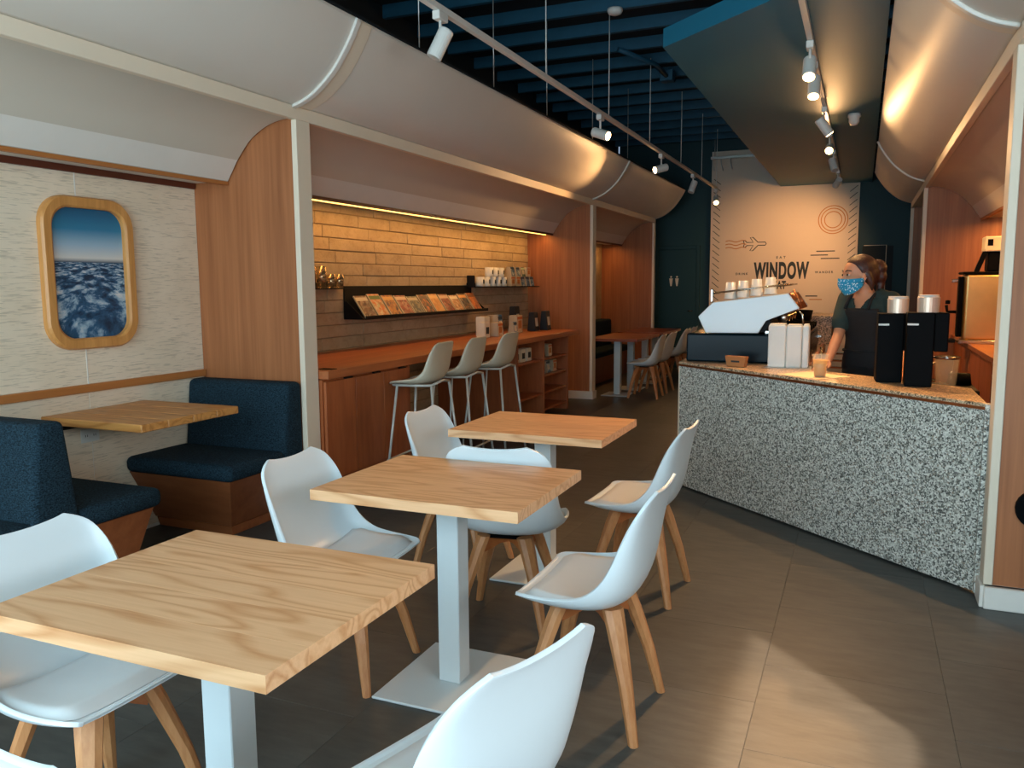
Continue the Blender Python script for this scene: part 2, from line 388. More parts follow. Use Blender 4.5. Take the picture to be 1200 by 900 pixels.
for k,(a,b) in enumerate(((Y0,4.0),(4.13,9.74),(9.86,13.04))):
    s = sweep('ceiling_left_%d'%(k+1),SHELL,a,b,'shell_panel'); struct(s,'curved cream overhead panel '+names[k],'ceiling')
    c = sweep('cove_left_%d'%(k+1),COVE,a,b if k<2 else 12.95,'cove_panel'); struct(c,'curved pale cove inside the alcove '+names[k],'ceiling')
    link('fascia',grid_mesh([[(-3.508,a+0.001,2.197),(-3.508,min(b,12.95)-0.001,2.197)],[(-3.592,a+0.001,2.073),(-3.592,min(b,12.95)-0.001,2.073)]],False),'white_paint',c)
    box('lip_trim',-3.615,-3.59,a,min(b,12.95),2.05,2.072,'trim_red' if k else 'rail_wood',c)
    so = box('soffit',XB if k==0 else -3.86,-3.615,a,min(b,12.95),2.075,2.085,'white_paint',c)
    if k==0: box('wall_trim',XB,XB+0.02,a,b,2.04,2.075,'trim_red',c)
for k,(a,b) in enumerate(((Y0,4.02),(4.14,9.55),(9.66,12.1))):
    s = sweep('ceiling_right_%d'%(k+1),SHELL,a,b,'shell_panel',mirror=True); struct(s,('curved cream overhead panel beside the shop front','curved cream overhead panel above the serving counter','short curved cream overhead panel at the counter rear end')[k],'ceiling')
    c = sweep('cove_right_%d'%(k+1),COVE,a,b,'cove_panel',mirror=True); struct(c,('curved pale cove in the alcove with the added sun opening','curved cove above the water boiler counter','curved cove in the narrow rear alcove')[k],'ceiling')
    link('fascia',grid_mesh([[(MIR(-3.508),a+0.001,2.197),(MIR(-3.508),b-0.001,2.197)],[(MIR(-3.592),a+0.001,2.073),(MIR(-3.592),b-0.001,2.073)]],False),'white_paint',c)
    box('lip_trim',MIR(-3.59),MIR(-3.615),a,b,2.05,2.072,'rail_wood',c)
    box('soffit',MIR(-3.615),XRB,a,b,2.075,2.085,'cove_panel',c)
# white frames: headers, posts, ribs
def frame(n, lab, posts, y0, y1, mirror=False, base=True):
    e = empty('trim_%d'%n,(0,0,0)); struct(e,lab,'frame')
    f = (lambda x: MIR(x)) if mirror else (lambda x: x)
    def bx(nm,xa,xb,*r,**kw):
        xa,xb = sorted((f(xa),f(xb))); return box(nm,xa,xb,*r,**kw)
    bx('header',-3.11,-3.07,y0,y1,2.40,2.482,'cream_trim',parent=e,bevel=0.003)
    bx('bin_top',-3.92,-2.62,y0,y1,2.905,2.92,'deck_black',parent=e)
    for (pa,pb,rib) in posts:
        bx('post',-3.105,-3.068,pa,pb,0.1,2.40,'cream_trim',parent=e,bevel=0.003)
        bx('base_block',-3.40,-3.055,pa-0.015,pb+0.015,0.0,0.10,'white_paint',parent=e,bevel=0.003)
        ribbon('rib',SHELL,pa,pb,'cream_trim',e,mirror,0.0)
        if rib: ribbon('rib_edge',SHELL,pa-0.035,pa+0.003,'white_paint',e,mirror,0.012)
    return e
fL = frame(1,'cream painted post and header frame of the left alcoves',[(4.0,4.13,1),(9.73,9.86,1),(12.97,13.05,0)],Y0,13.05)
ribbon('rib_edge',SHELL,13.03,13.06,'white_paint',fL,False,0.004)
fR = frame(2,'cream painted post and header frame over the serving side',[(4.02,4.14,1),(9.55,9.66,1),(12.02,12.1,0)],Y0,12.1,True)
# partitions
def part(n,x0,x1,y0,y1,lab,zt=2.42):
    o = box('wall_partition_%d'%n,x0,x1,y0,y1,0.0,zt,'partition_wood'); return struct(o,lab)
part(1,XB-0.05,-3.10,4.012,4.118,'vertical grained wood partition beside the blue booth bench')
part(2,XK-0.01,-3.10,9.742,9.848,'vertical grained wood partition at the end of the brick counter')
part(3,XK-0.01,-3.10,12.98,13.04,'vertical grained wood partition behind the rear banquette')
part(4,0.585,XRB,4.032,4.128,'vertical grained wood partition beside the serving counter')
part(5,0.585,XRB,9.56,9.65,'vertical grained wood partition behind the steel water boiler')
part(6,0.585,XRB,12.03,12.09,'dark wood partition of the narrow rear alcove')
struct(box('baseboard_right',0.55,XRB,3.985,4.03,0.0,0.10,'white_paint',bevel=0.004),'white skirting board under the wood panel by the counter','baseboard')
# booth wall with wallpaper panels and rail
wb = box('wall_booth',XB-0.05,XB-0.004,Y0,4.012,0.0,2.10,'white_paint'); struct(wb,'pale textured wallpaper wall behind the booths')
for a,b in ((-1.19,0.55),(0.556,1.85),(1.856,3.152),(3.158,4.01)):
    box('wallpaper_panel',XB-0.006,XB,a,b,0.905,2.075,'wallpaper',wb,bevel=0.001)
    box('wallpaper_panel',XB-0.006,XB,a,b,0.02,0.87,'wallpaper',wb,bevel=0.001)
for a in (0.553,1.853,3.155): box('seam_strip',XB-0.004,XB+0.002,a-0.003,a+0.003,0.905,2.075,'white_paint',wb)
box('chair_rail',XB-0.002,XB+0.022,Y0,4.008,0.868,0.912,'rail_wood',wb,bevel=0.003)
# brick wall
wk = box('wall_brick',XK-0.03,XK-0.006,4.118,9.742,0.0,2.12,'mortar'); struct(wk,'pale long format brick wall behind the magazine rack')
rng = random.Random(3)
BH = 0.1
z = 0.02; r = 0
while z<2.08:
    yy = 4.12-(0.0 if r%2 else 0.33)-rng.uniform(0,0.1)
    while yy<9.74:
        ln = rng.choice((0.60,0.66,0.72,0.6,0.5))
        a,b = max(yy,4.12),min(yy+ln,9.74)
        if b-a>0.05:
            d = rng.uniform(0,0.007)
            box('brick',XK-0.008,XK+0.002+d,a+0.003,b-0.003,z+0.003,min(z+BH,2.10)-0.003,'brick',wk,bevel=0.004)
        yy += ln
    z += BH; r += 1
box('led_strip',-3.70,-3.68,4.15,9.72,2.055,2.07,'led_strip',wk)
light('led_strip_light','AREA',(-3.69,6.93,2.045),(-3.82,6.93,1.0),15,(1.0,0.48,0.13),shape='RECTANGLE',size=5.5,size_y=0.03)
light('rear_led_light','AREA',(-3.72,11.4,2.045),(-3.80,11.4,1.0),7,(1.0,0.48,0.13),shape='RECTANGLE',size=2.9,size_y=0.03)
wn = box('wall_banquette',XK-0.03,XK,9.848,12.98,0.0,2.1,'brick'); struct(wn,'tan panelled wall behind the rear banquette')
# end wall details
sg = box('wall_sign',-2.35,-0.09,YE-0.09,YE-0.001,0.0,3.58,'mural'); struct(sg,'tall cream mural wall with the dark lettering')
YS = YE-0.09
def text(s, x, z, h, wscale, mat, bold=0.0, space=1.0, align='CENTER'):
    c = bpy.data.curves.new('t','FONT'); c.body = s; c.size = 1.0; c.align_x = align; c.space_character = space; c.offset = bold
    t = bpy.data.objects.new('t',c); COL.objects.link(t); bpy.context.view_layer.update()
    dg = bpy.context.evaluated_depsgraph_get(); me = bpy.data.meshes.new_from_object(t.evaluated_get(dg)); bpy.data.objects.remove(t)
    zs = [v.co.y for v in me.vertices]; sc = h/(max(zs)-min(zs)); zb = min(zs)
    for v in me.vertices: v.co = Vector((v.co.x*sc*wscale,0.0,(v.co.y-zb)*sc))
    return me
def put_text(name,s,px,pz,h,ws,mat,bold=0.0,space=1.0):
    o = link(name,text(s,px,pz,h,ws,mat,bold,space),mat,sg,(px,YS-0.003,pz)); return o
put_text('lettering_window','WINDOW',-1.215,1.50,0.28,0.47,'ink',0.05,1.14)
put_text('lettering_seat','SEAT',-1.255,1.34,0.135,0.58,'ink',0.04,1.12)
put_text('lettering_eat','EAT',-1.223,1.83,0.04,1.0,'ink',0.03,1.9)
put_text('lettering_drink','DRINK',-1.83,1.575,0.036,1.0,'ink',0.03,1.5)
put_text('lettering_wander','WANDER',-0.565,1.588,0.036,1.0,'ink',0.03,1.5)
def strip(name, pts, w, mat, closed=False):
    P = [Vector((a,0,b)) for a,b in pts]; n = len(P); L = []
    for i,p in enumerate(P):
        if closed: t = P[(i+1)%n]-P[i-1]
        else: t = P[min(i+1,n-1)]-P[max(i-1,0)]
        t.normalize(); q = Vector((-t.z,0,t.x)); L.append((p+q*w/2,p-q*w/2))
    bm = bmesh.new(); V = [(bm.verts.new(a),bm.verts.new(b)) for a,b in L]
    for i in range(n if closed else n-1):
        A,B = V[i],V[(i+1)%n]; bm.faces.new((A[0],A[1],B[1],B[0]))
    return link(name,fin(bm),mat,sg,(0,YS-0.003,0))
for r in (0.215,0.175,0.125):
    strip('ring_mark',[(-0.46+r*math.cos(a),2.42+r*math.sin(a)) for a in [2*math.pi*k/40 for k in range(40)]],0.014,'ink_orange',True)
for k in range(3):
    strip('wave_line',[(-2.10+0.33*t/24,2.125-0.055*k+0.012*math.sin(t/24*9.4)) for t in range(25)],0.014,'ink_orange')
pl = [(-1.76,2.10),(-1.66,2.10),(-1.71,2.18),(-1.665,2.18),(-1.585,2.10),(-1.47,2.10),(-1.455,2.075),(-1.47,2.05),(-1.585,2.05),(-1.665,1.965),(-1.71,1.965),(-1.66,2.05),(-1.76,2.05),(-1.79,2.02),(-1.815,2.02),(-1.80,2.075),(-1.815,2.13),(-1.79,2.13)]
strip('plane_outline',pl,0.014,'ink',True)
for a,b,zz in ((-0.69,-0.415,1.935),(-0.775,-0.515,1.875),(-0.62,-0.345,1.82),(-0.83,-0.65,1.23),(-0.77,-0.58,1.175)):
    strip('dash_line',[(a,zz),(b,zz)],0.016,'ink' if zz>1.2 else 'ink_orange')
for k in range(26):
    zz = 0.95+k*0.105
    if zz<3.15: strip('hatch_line',[(-2.31,zz+0.09),(-2.20,zz)],0.010,'ink')
    if zz<2.85: strip('hatch_line',[(-0.23,zz),(-0.12,zz+0.09)],0.010,'ink')
dr = box('door_1',-3.22,-2.58,YE-0.035,YE-0.001,0.005,2.015,'dark_teal',bevel=0.004); struct(dr,'dark teal restroom door with a pale figure sign','door')
for a,b,c,d in ((-3.28,-3.22,0,2.075),(-2.58,-2.52,0,2.075),(-3.22,-2.58,2.017,2.075)): box('door_frame',a,b,YE-0.05,YE-0.001,c+0.001,d,'dark_teal',dr,bevel=0.004)
for dx in (-0.05,0.05):
    bm = bmesh.new()
    add_prism(bm,[(-2.955+dx+0.016*math.cos(a),1.555+0.016*math.sin(a)) for a in [2*math.pi*k/10 for k in range(10)]],YE-0.042,YE-0.034)
    add_prism(bm,[(-2.985+dx,1.53),(-2.925+dx,1.53),(-2.935+dx,1.45),(-2.945+dx,1.40),(-2.965+dx,1.40),(-2.975+dx,1.45)],YE-0.042,YE-0.034)
    link('restroom_figure',fin(bm),'cream_trim',dr)
tube('door_handle',[(-2.70,YE-0.04,0.98),(-2.70,YE-0.09,0.98),(-2.62,YE-0.09,0.98)],0.011,'steel',dr)
d2 = box('door_2',-0.02,0.42,YE-0.03,YE-0.001,0.005,2.00,'black_wall'); struct(d2,'black service door with a thin pale edge line','door')
tube('edge_line',[(0.0,YE-0.035,2.01),(0.32,YE-0.035,2.01),(0.32,YE-0.035,1.2)],0.006,'cream_trim',d2)
# dropped slab
SL = [(-1.262,5.50),(0.078,4.33),(0.078,YE-0.1),(-1.262,YE-0.1)]
sl = prism('ceiling_slab',SL,2.97,3.088,'slab_teal',axis='Z'); struct(sl,'dropped teal ceiling slab above the serving counter','ceiling')

# ------------------------------------------------------------------ serving counter
CN = [(-1.16,5.72),(0.545,4.17)]            # outer face of the diagonal front
cu = empty('serving_counter',(-0.3,4.95,0)); tag(cu,'speckled terrazzo serving counter with a diagonal front','counter')
def cpart(name, pts, z0, z1, mat, bevel=0.0):
    return prism(name,[(x+0.3,y-4.95) for x,y in pts],z0,z1,mat,cu,'Z',bevel,1)
cpart('front_panel',[(-1.16,5.72),(0.54,4.165),(0.54,4.20),(-1.135,5.735)],0.012,0.865,'terrazzo')
cpart('side_panel',[(-1.16,5.722),(-1.135,5.737),(-1.135,8.4),(-1.16,8.4)],0.012,0.865,'terrazzo')
cpart('end_filler',[(0.53,4.146),(0.63,4.146),(0.63,4.2),(0.53,4.2)],0.012,0.890,'terrazzo')
cpart('edge_strip',[(-1.166,5.718),(-1.158,5.711),(-1.154,5.72),(-1.161,5.727)],0.012,0.865,'cream_trim')
cpart('inner_carcass',[(-1.12,5.75),(0.5,4.24),(0.5,4.72),(-0.30,5.44),(-0.30,8.35),(-1.12,8.35)],0.02,0.864,'cabinet_wood')
cpart('worktop',[(-1.165,5.718),(0.54,4.158),(0.54,4.74),(-0.28,5.46),(-0.28,8.4),(-1.165,8.4)],0.866,0.892,'terrazzo_lamplit',0.002)
cpart('worktop_edge',[(-1.168,5.713),(0.54,4.150),(0.54,4.156),(-1.164,5.719)],0.862,0.876,'copper')
cpart('rail',[(-0.298,5.68),(-0.282,5.68),(-0.282,7.6),(-0.298,7.6)],0.893,0.915,'copper')
# raised stone ledge behind the machine
rl = empty('stone_ledge',(-0.45,8.0,0)); tag(rl,'raised stone ledge block standing behind the espresso machine','ledge')
prism('ledge_body',[(-0.22,-0.35),(0.22,-0.35),(0.22,0.4),(-0.22,0.4)],0.893,1.12,'terrazzo_lamplit',rl,'Z')
prism('ledge_top',[(-0.25,-0.38),(0.36,-0.38),(0.36,0.42),(-0.25,0.42)],1.121,1.15,'terrazzo_lamplit',rl,'Z',0.003,1)
prism('end_post',[(0.30,-0.36),(0.35,-0.36),(0.35,0.4),(0.30,0.4)],0.893,1.12,'cream_trim',rl,'Z')

# ------------------------------------------------------------------ right hand back counter
bc = empty('back_counter',(1.13,7.0,0)); tag(bc,'orange brown wood back counter along the right wall','counter')
def bpart(name,x0,x1,y0,y1,z0,z1,mat,bev=0.0): return box(name,x0-1.13,x1-1.13,y0-7.0,y1-7.0,z0,z1,mat,bc,bev)
bpart('worktop',0.87,XRB-0.002,4.135,9.55,0.86,0.90,'counter_wood',0.003)
bpart('end_panel',0.90,XRB-0.01,4.14,4.9,0.02,0.858,'cabinet_wood',0.003)
for k in range(4):
    a = 6.8+k*0.66
    bpart('cabinet_door',0.895,0.915,a+0.004,a+0.656,0.1,0.85,'cabinet_wood',0.003)
bpart('carcass',0.92,XRB-0.01,6.78,9.5,0.02,0.858,'cabinet_wood')
light('right_led_light','AREA',(1.25,7.0,2.04),(1.30,7.0,1.0),45,(1.0,0.46,0.13),shape='RECTANGLE',size=4.8,size_y=0.05)
struct(box('trim_3',1.30,1.33,4.3,9.5,2.056,2.07,'led_strip'),'warm light strip under the right hand cove','light strip')

# ------------------------------------------------------------------ reading bar in the brick alcove
rb = empty('reading_bar',(-3.5,7.0,0)); tag(rb,'long wooden reading bar along the brick wall','counter')
def rpart(name,x0,x1,y0,y1,z0,z1,mat,bev=0.0,par=None): return box(name,x0+3.5,x1+3.5,y0-7.0,y1-7.0,z0,z1,mat,par or rb,bev)
rpart('worktop',XK+0.012,-3.0,4.135,9.0,0.862,0.915,'counter_wood',0.003)
for (a,b) in ((4.15,4.47),(4.478,4.812),(4.82,5.15)):
    d = rpart('cabinet_door',-3.05,-3.03,a,b,0.22,0.842,'cabinet_wood',0.002)
    rpart('finger_pull',-3.045,-3.025,(a+b)/2+0.05,(a+b)/2+0.13,0.843,0.852,'black_metal',0.0,d)
rpart('end_panel',-3.93,-3.035,5.155,5.185,0.02,0.858,'cabinet_wood',0.002)
rpart('carcass',-3.93,-3.052,4.14,5.153,0.12,0.856,'cabinet_wood')
rpart('toe_kick',-3.93,-3.12,4.14,5.153,0.0,0.12,'trim_red')
rpart('cable_grommet',-3.12,-3.02,4.20,4.26,0.9155,0.919,'black_plastic')
for yy in (7.28,8.0,8.76): rpart('shelf_side',-3.93,-3.05,yy-0.012,yy+0.012,0.02,0.861,'cabinet_wood',0.002)
rpart('shelf_back',-3.93,-3.90,7.29,8.75,0.02,0.86,'cabinet_wood')
for a,b in ((7.293,7.987),(8.013,8.747)):
    for zz in ((0.30,0.66) if a<8 else (0.12,0.30,0.48,0.66)): rpart('shelf_board',-3.895,-3.06,a,b,zz-0.02,zz,'cabinet_wood',0.002)

# ------------------------------------------------------------------ booth benches
def cushion(name, x0,x1,y0,y1,z0,z1, mat, parent, bev=0.03, top=None, seg=4):
    bm = bmesh.new(); vs = add_box(bm,x0,x1,y0,y1,z0,z1)
    if top:
        for v in bm.verts:
            if v.co.z>(z0+z1)/2: v.co.y = v.co.y+top[0] if v.co.y<(y0+y1)/2 else v.co.y+top[1]
    bmesh.ops.bevel(bm,geom=list(bm.edges),offset=bev,segments=seg,affect='EDGES',profile=0.5)
    return link(name,fin(bm,True),mat,parent)
def taper(name, top, bot, z0, z1, mat, parent):
    bm = bmesh.new(); x0,x1,y0,y1 = top; a0,a1,b0,b1 = bot
    T = [bm.verts.new(p+(z1,)) for p in ((x0,y0),(x1,y0),(x1,y1),(x0,y1))]; B = [bm.verts.new(p+(z0,)) for p in ((a0,b0),(a1,b0),(a1,b1),(a0,b1))]
    bm.faces.new(T); bm.faces.new(B[::-1])
    for i in range(4): bm.faces.new((B[i],B[(i+1)%4],T[(i+1)%4],T[i]))
    bmesh.ops.bevel(bm,geom=list(bm.edges),offset=0.003,segments=1,affect='EDGES')
    return link(name,fin(bm),mat,parent)
b1 = empty('booth_bench',(-3.48,3.7,0)); tag(b1,'navy upholstered booth bench against the wood partition','bench')
taper('base',(-0.385,0.36,-0.32,0.29),(-0.385,0.20,-0.15,0.29),0.065,0.375,'bench_wood',b1)
taper('plinth',(-0.385,0.19,-0.14,0.29),(-0.385,0.18,-0.12,0.29),0.0,0.06,'bench_wood',b1)
cushion('seat',-0.385,0.39,-0.35,0.12,0.376,0.47,'navy_fabric',b1,0.035)
cushion('backrest',-0.385,0.385,0.10,0.305,0.36,0.865,'navy_fabric',b1,0.035,(0.06,0.0))
b2 = empty('booth_bench',(-3.48,2.33,0)); tag(b2,'navy back to back booth bench with seats on both sides','bench')
for s in (1,-1):
    y0,y1 = sorted((0.0,0.53*s)); c0,c1 = sorted((0.0,0.40*s))
    taper('base',(-0.36,0.36,y0,y1),(-0.36,0.30,c0,c1),0.0,0.375,'bench_wood',b2)
    y0,y1 = sorted((0.10*s,0.565*s)); cushion('seat',-0.36,0.39,y0,y1,0.376,0.47,'navy_fabric',b2,0.035)
bm = bmesh.new(); add_box(bm,-0.36,0.385,-0.125,0.125,0.36,0.875)
for v in bm.verts:
    if v.co.z>0.6: v.co.y *= 0.52
bmesh.ops.bevel(bm,geom=list(bm.edges),offset=0.028,segments=4,affect='EDGES',profile=0.5); link('backrest',fin(bm,True),'navy_fabric',b2)
# booth table
bt = empty('booth_table',(-3.5,3.19,0)); tag(bt,'honey wood booth table fixed to the wallpaper wall','table')
for k in range(4):
    a = -0.335+k*0.1675; box('plank',-0.366,0.335,a+0.0006,a+0.1669,0.735,0.775,'booth_top',bt,0.004)
box('wall_cleat',-0.368,-0.33,-0.3,0.3,0.69,0.734,'black_metal',bt,0.002)
# plane window picture
pf = empty('window_picture',(XB,3.20,1.51)); tag(pf,'wood framed aeroplane window picture of clouds on the wallpaper','picture')
def rrect(w,h,r,n=8):
    P = []
    for cx,cz,a0 in ((w-r,h-r,0),(-w+r,h-r,90),(-w+r,-h+r,180),(w-r,-h+r,270)):
        for k in range(n+1):
            a = math.radians(a0+90*k/n); P.append((cx+r*math.cos(a),cz+r*math.sin(a)))
    return P
def ring_frame(name,W1,H1,R1,W0,H0,R0,d,mat,parent):
    o = rrect(W1,H1,R1); i = rrect(W0,H0,R0); bm = bmesh.new(); n = len(o)
    L = [[bm.verts.new((x,a,b)) for a,b in pts] for pts,x in ((o,0.001),(o,d*0.7),([(a*0.97,b*0.98) for a,b in o],d),([(a*1.05,b*1.03) for a,b in i],d),(i,d*0.8),(i,0.001))]
    for A,B in zip(L,L[1:]+L[:1]):
        for k in range(n): bm.faces.new((A[k],A[(k+1)%n],B[(k+1)%n],B[k]))
    return link(name,fin(bm),mat,parent)
ring_frame('frame',0.285,0.405,0.15,0.225,0.345,0.105,0.045,'frame_wood',pf)
bm = bmesh.new(); bm.faces.new([bm.verts.new((0.012,a,b)) for a,b in rrect(0.226,0.346,0.105)]); link('print',fin(bm),'clouds',pf)
ou = empty('wall_outlet',(XB,3.14,0.63)); tag(ou,'white double power outlet under the booth table','outlet')
box('plate',0.0,0.006,-0.058,0.058,-0.037,0.037,'outlet',ou,0.002)
for s in (-0.026,0.026):
    sk = box('socket',0.0055,0.008,s-0.017,s+0.017,-0.015,0.015,'outlet',ou,0.001)
    for q in (-0.006,0.006): box('slot',0.0078,0.0085,s+q-0.0015,s+q+0.0015,-0.006,0.006,'black_plastic',sk)

# ------------------------------------------------------------------ cafe tables
def cafe_table(loc, w, d, label, group=None, top='table_ash', legs=((0,0),), z=0.75, base=0.24, th=0.036):
    t = empty('cafe_table',loc); tag(t,label,'table',group)
    n = 5 if top=='table_ash' else 4
    for k in range(n):
        a = -d/2+d*k/n; box('tabletop_plank',-w/2,w/2,a+0.0001,a+d/n-0.0001,z-th,z,top,t,0.0003)
    for lx,ly in legs:
        box('column',lx-0.042,lx+0.042,ly-0.042,ly+0.042,0.011,z-th-0.012,'white_metal',t,0.003)
        box('mount_plate',lx-0.12,lx+0.12,ly-0.12,ly+0.12,z-th-0.011,z-th-0.001,'black_metal',t,0.001)
        box('base_plate',lx-base*0.86,lx+base*0.86,ly-base*0.98,ly+base*0.98,0.001,0.011,'white_metal',t,0.003)
    return t
T1 = cafe_table((-1.325,1.397,0),0.765,0.625,'pale ash square table nearest the shop front glass')
T2 = cafe_table((-1.312,2.515,0),0.765,0.61,'pale ash square table standing between the two others')
T3 = cafe_table((-1.412,3.716,0),0.765,0.61,'ash square table closest to the bar stools')
FT1 = cafe_table((-2.89,10.6,0),0.66,1.24,'reddish brown long table in the rear alcove near the brick counter',top='red_top',legs=((0.0,-0.33),(0.0,0.33)),base=0.2)
FT2 = cafe_table((-2.89,12.05,0),0.66,1.24,'reddish brown long table in the rear alcove by the restroom door',top='red_top',legs=((0.0,-0.33),(0.0,0.33)),base=0.2)
# far banquette
bq = empty('banquette',(-3.6,11.4,0)); tag(bq,'dark navy banquette seat along the rear alcove wall','bench')
box('base',-0.33,0.12,-1.5,1.5,0.0,0.375,'bench_wood',bq,0.003)
cushion('seat',-0.33,0.16,-1.5,1.5,0.376,0.47,'navy_fabric',bq,0.03)
cushion('backrest',-0.335,-0.14,-1.5,1.5,0.40,0.88,'navy_fabric',bq,0.03)

# ------------------------------------------------------------------ shell chairs
PROF = [(0.205,0.428,0.150,0.0),(0.218,0.442,0.190,0.004),(0.196,0.438,0.216,0.016),(0.135,0.421,0.230,0.034),(0.05,0.410,0.237,0.048),(-0.04,0.408,0.238,0.062),
        (-0.105,0.418,0.234,0.088),(-0.152,0.447,0.228,0.110),(-0.180,0.500,0.223,0.102),(-0.195,0.565,0.222,0.076),(-0.206,0.635,0.220,0.052),(-0.216,0.70,0.212,0.032),
        (-0.228,0.75,0.194,0.016),(-0.238,0.780,0.163,0.006),(-0.246,0.795,0.128,0.0)]
NU,NV = 40,15
CP = [(q[0]*0.94,)+q[1:] for q in catmull(PROF,NU)]
EDGE = catmull([(0.205,0.430),(0.219,0.447),(0.198,0.456),(0.135,0.458),(0.06,0.462),(-0.01,0.473),(-0.058,0.496),(-0.096,0.534),(-0.126,0.585),(-0.150,0.640),(-0.173,0.690),(-0.196,0.732),(-0.219,0.768),(-0.235,0.788),(-0.246,0.799)],NU)
EDGE = [(a*0.94,b) for a,b in EDGE]
def shell_pt(i, v, off=0.0):
    x,z,w,_ = CP[i]; ex,ez = EDGE[i]; k = abs(v)**2.3
    a = CP[max(i-1,0)]; b = CP[min(i+1,NU-1)]
    tx,tz = b[0]-a[0],b[1]-a[1]; L = math.hypot(tx,tz); nx_,nz_ = tz/L,-tx/L     # towards the sitter
    if nz_<0 and i<NU*0.45: nx_,nz_ = -nx_,-nz_
    ear = 0.010*max(0,(i-NU*0.82)/(NU*0.18))*(1-math.cos(v*math.pi))*0.5
    return (x+(ex-x)*k+nx_*off, w*math.sin(v*math.pi/2*0.94)/math.sin(math.pi/2*0.94), z+(ez-z)*k+nz_*off+ear)
def chair_meshes():
    g = grid_mesh([[shell_pt(i,-1+2*j/(NV-1)) for j in range(NV)] for i in range(NU)])
    g.materials.append(M['white_plastic'])
    rows = []
    i0,i1 = 6,18
    for i in range(i0,i1+1):
        u = (i-i0)/(i1-i0); row = []
        for j in range(NV):
            v = -1+2*j/(NV-1)
            edge = min(1.0,(1-abs(v)**6))*min(1,4*u*(1-u)*2.2)
            row.append(shell_pt(i,v*0.84*(0.84+0.16*min(1,6*u*(1-u))),0.001+0.032*max(0,edge)**0.5))
        rows.append(row)
    c = grid_mesh(rows); c.materials.append(M['cushion'])
    legs = []
    for sx in (1,-1):
        for sy in (1,-1):
            bm = bmesh.new(); R = []
            for z,q,hx,hy in ((0.398,0.088,0.022,0.034),(0.34,0.106,0.023,0.031),(0.18,0.150,0.019,0.022),(0.0,0.187,0.0145,0.0145)):
                cx,cy = q*sx,q*sy; d = Vector((sx,sy)).normalized(); p = Vector((-d.y,d.x)); ring = []
                for a in range(8):
                    t = math.pi/8+a*math.pi/4; ux = max(-1,min(1,1.2*math.cos(t)))*hx; uy = max(-1,min(1,1.2*math.sin(t)))*hy
                    ring.append(bm.verts.new((cx+d.x*ux+p.x*uy,cy+d.y*ux+p.y*uy,z)))
                R.append(ring)
            for A,B in zip(R,R[1:]):
                for k in range(8): bm.faces.new((A[k],A[(k+1)%8],B[(k+1)%8],B[k]))
            bm.faces.new(R[0]); bm.faces.new(R[-1][::-1])
            me = fin(bm); me.materials.append(M['leg_wood']); legs.append(me)
    br = []
    for s in (1,-1):
        bm = bmesh.new(); d = Vector((1,s,0)).normalized(); p = Vector((-d.y,d.x,0))
        q = [(-0.145,0.385),(-0.125,0.33),(-0.05,0.355),(0.05,0.355),(0.125,0.33),(0.145,0.385)]
        dz = 0.0 if s>0 else -0.002
        A = [bm.verts.new(d*a+p*0.012+Vector((0,0,b+dz))) for a,b in q]; B = [bm.verts.new(d*a-p*0.012+Vector((0,0,b+dz))) for a,b in q]
        bm.faces.new(A); bm.faces.new(B[::-1])
        for k in range(6): bm.faces.new((A[k],A[(k+1)%6],B[(k+1)%6],B[k]))
        me = fin(bm); me.materials.append(M['brace_wood']); br.append(me)
    pl = boxm(-0.09,0.09,-0.09,0.09,0.386,0.397,0.004); pl.materials.append(M['black_plastic'])
    return g,c,legs,br,pl
CM = chair_meshes()
def shell_chair(x, y, deg, label, group=None):
    e = empty('shell_chair',(x,y,0),math.radians(deg)); tag(e,label,'chair',group)
    s = link('shell',CM[0],None,e); solid(s,0.011,-1.0)
    md = s.modifiers.new('round','BEVEL'); md.width = 0.004; md.segments = 2; md.limit_method = 'ANGLE'
    link('seat_pad',CM[1],None,e)
    for me in CM[2]: link('leg',me,None,e)
    for me in CM[3]: link('brace',me,None,e)
    link('mounting_plate',CM[4],None,e)
    return e
shell_chair(-1.80,1.42,0,'white shell chair between the navy booth and the ash table by the glass')
shell_chair(-1.737,2.47,2,'white shell chair on the booth side of the middle ash table')
shell_chair(-1.835,3.64,0,'white shell chair with its back to the reading bar cabinets')
shell_chair(-1.34,3.09,100,'white shell chair tucked in between two ash tables, facing the third table')
shell_chair(-0.915,3.66,178,'white shell chair at the bar stool table, on the serving counter side')
shell_chair(-0.785,2.53,180,'white shell chair at the middle ash table, on the serving counter side')
shell_chair(-0.715,1.33,163,'white shell chair at the ash table by the glass, on the serving counter side')
shell_chair(-1.06,0.93,84,'white shell chair with its back to the shop front glass')
for yy,a in ((10.2,182),(10.8,178),(11.75,181),(12.3,179)):
    shell_chair(-2.50,yy,a,'white shell chair at the reddish brown table '+('near the brick counter' if yy<11 else 'by the restroom door'),'rear alcove chairs')

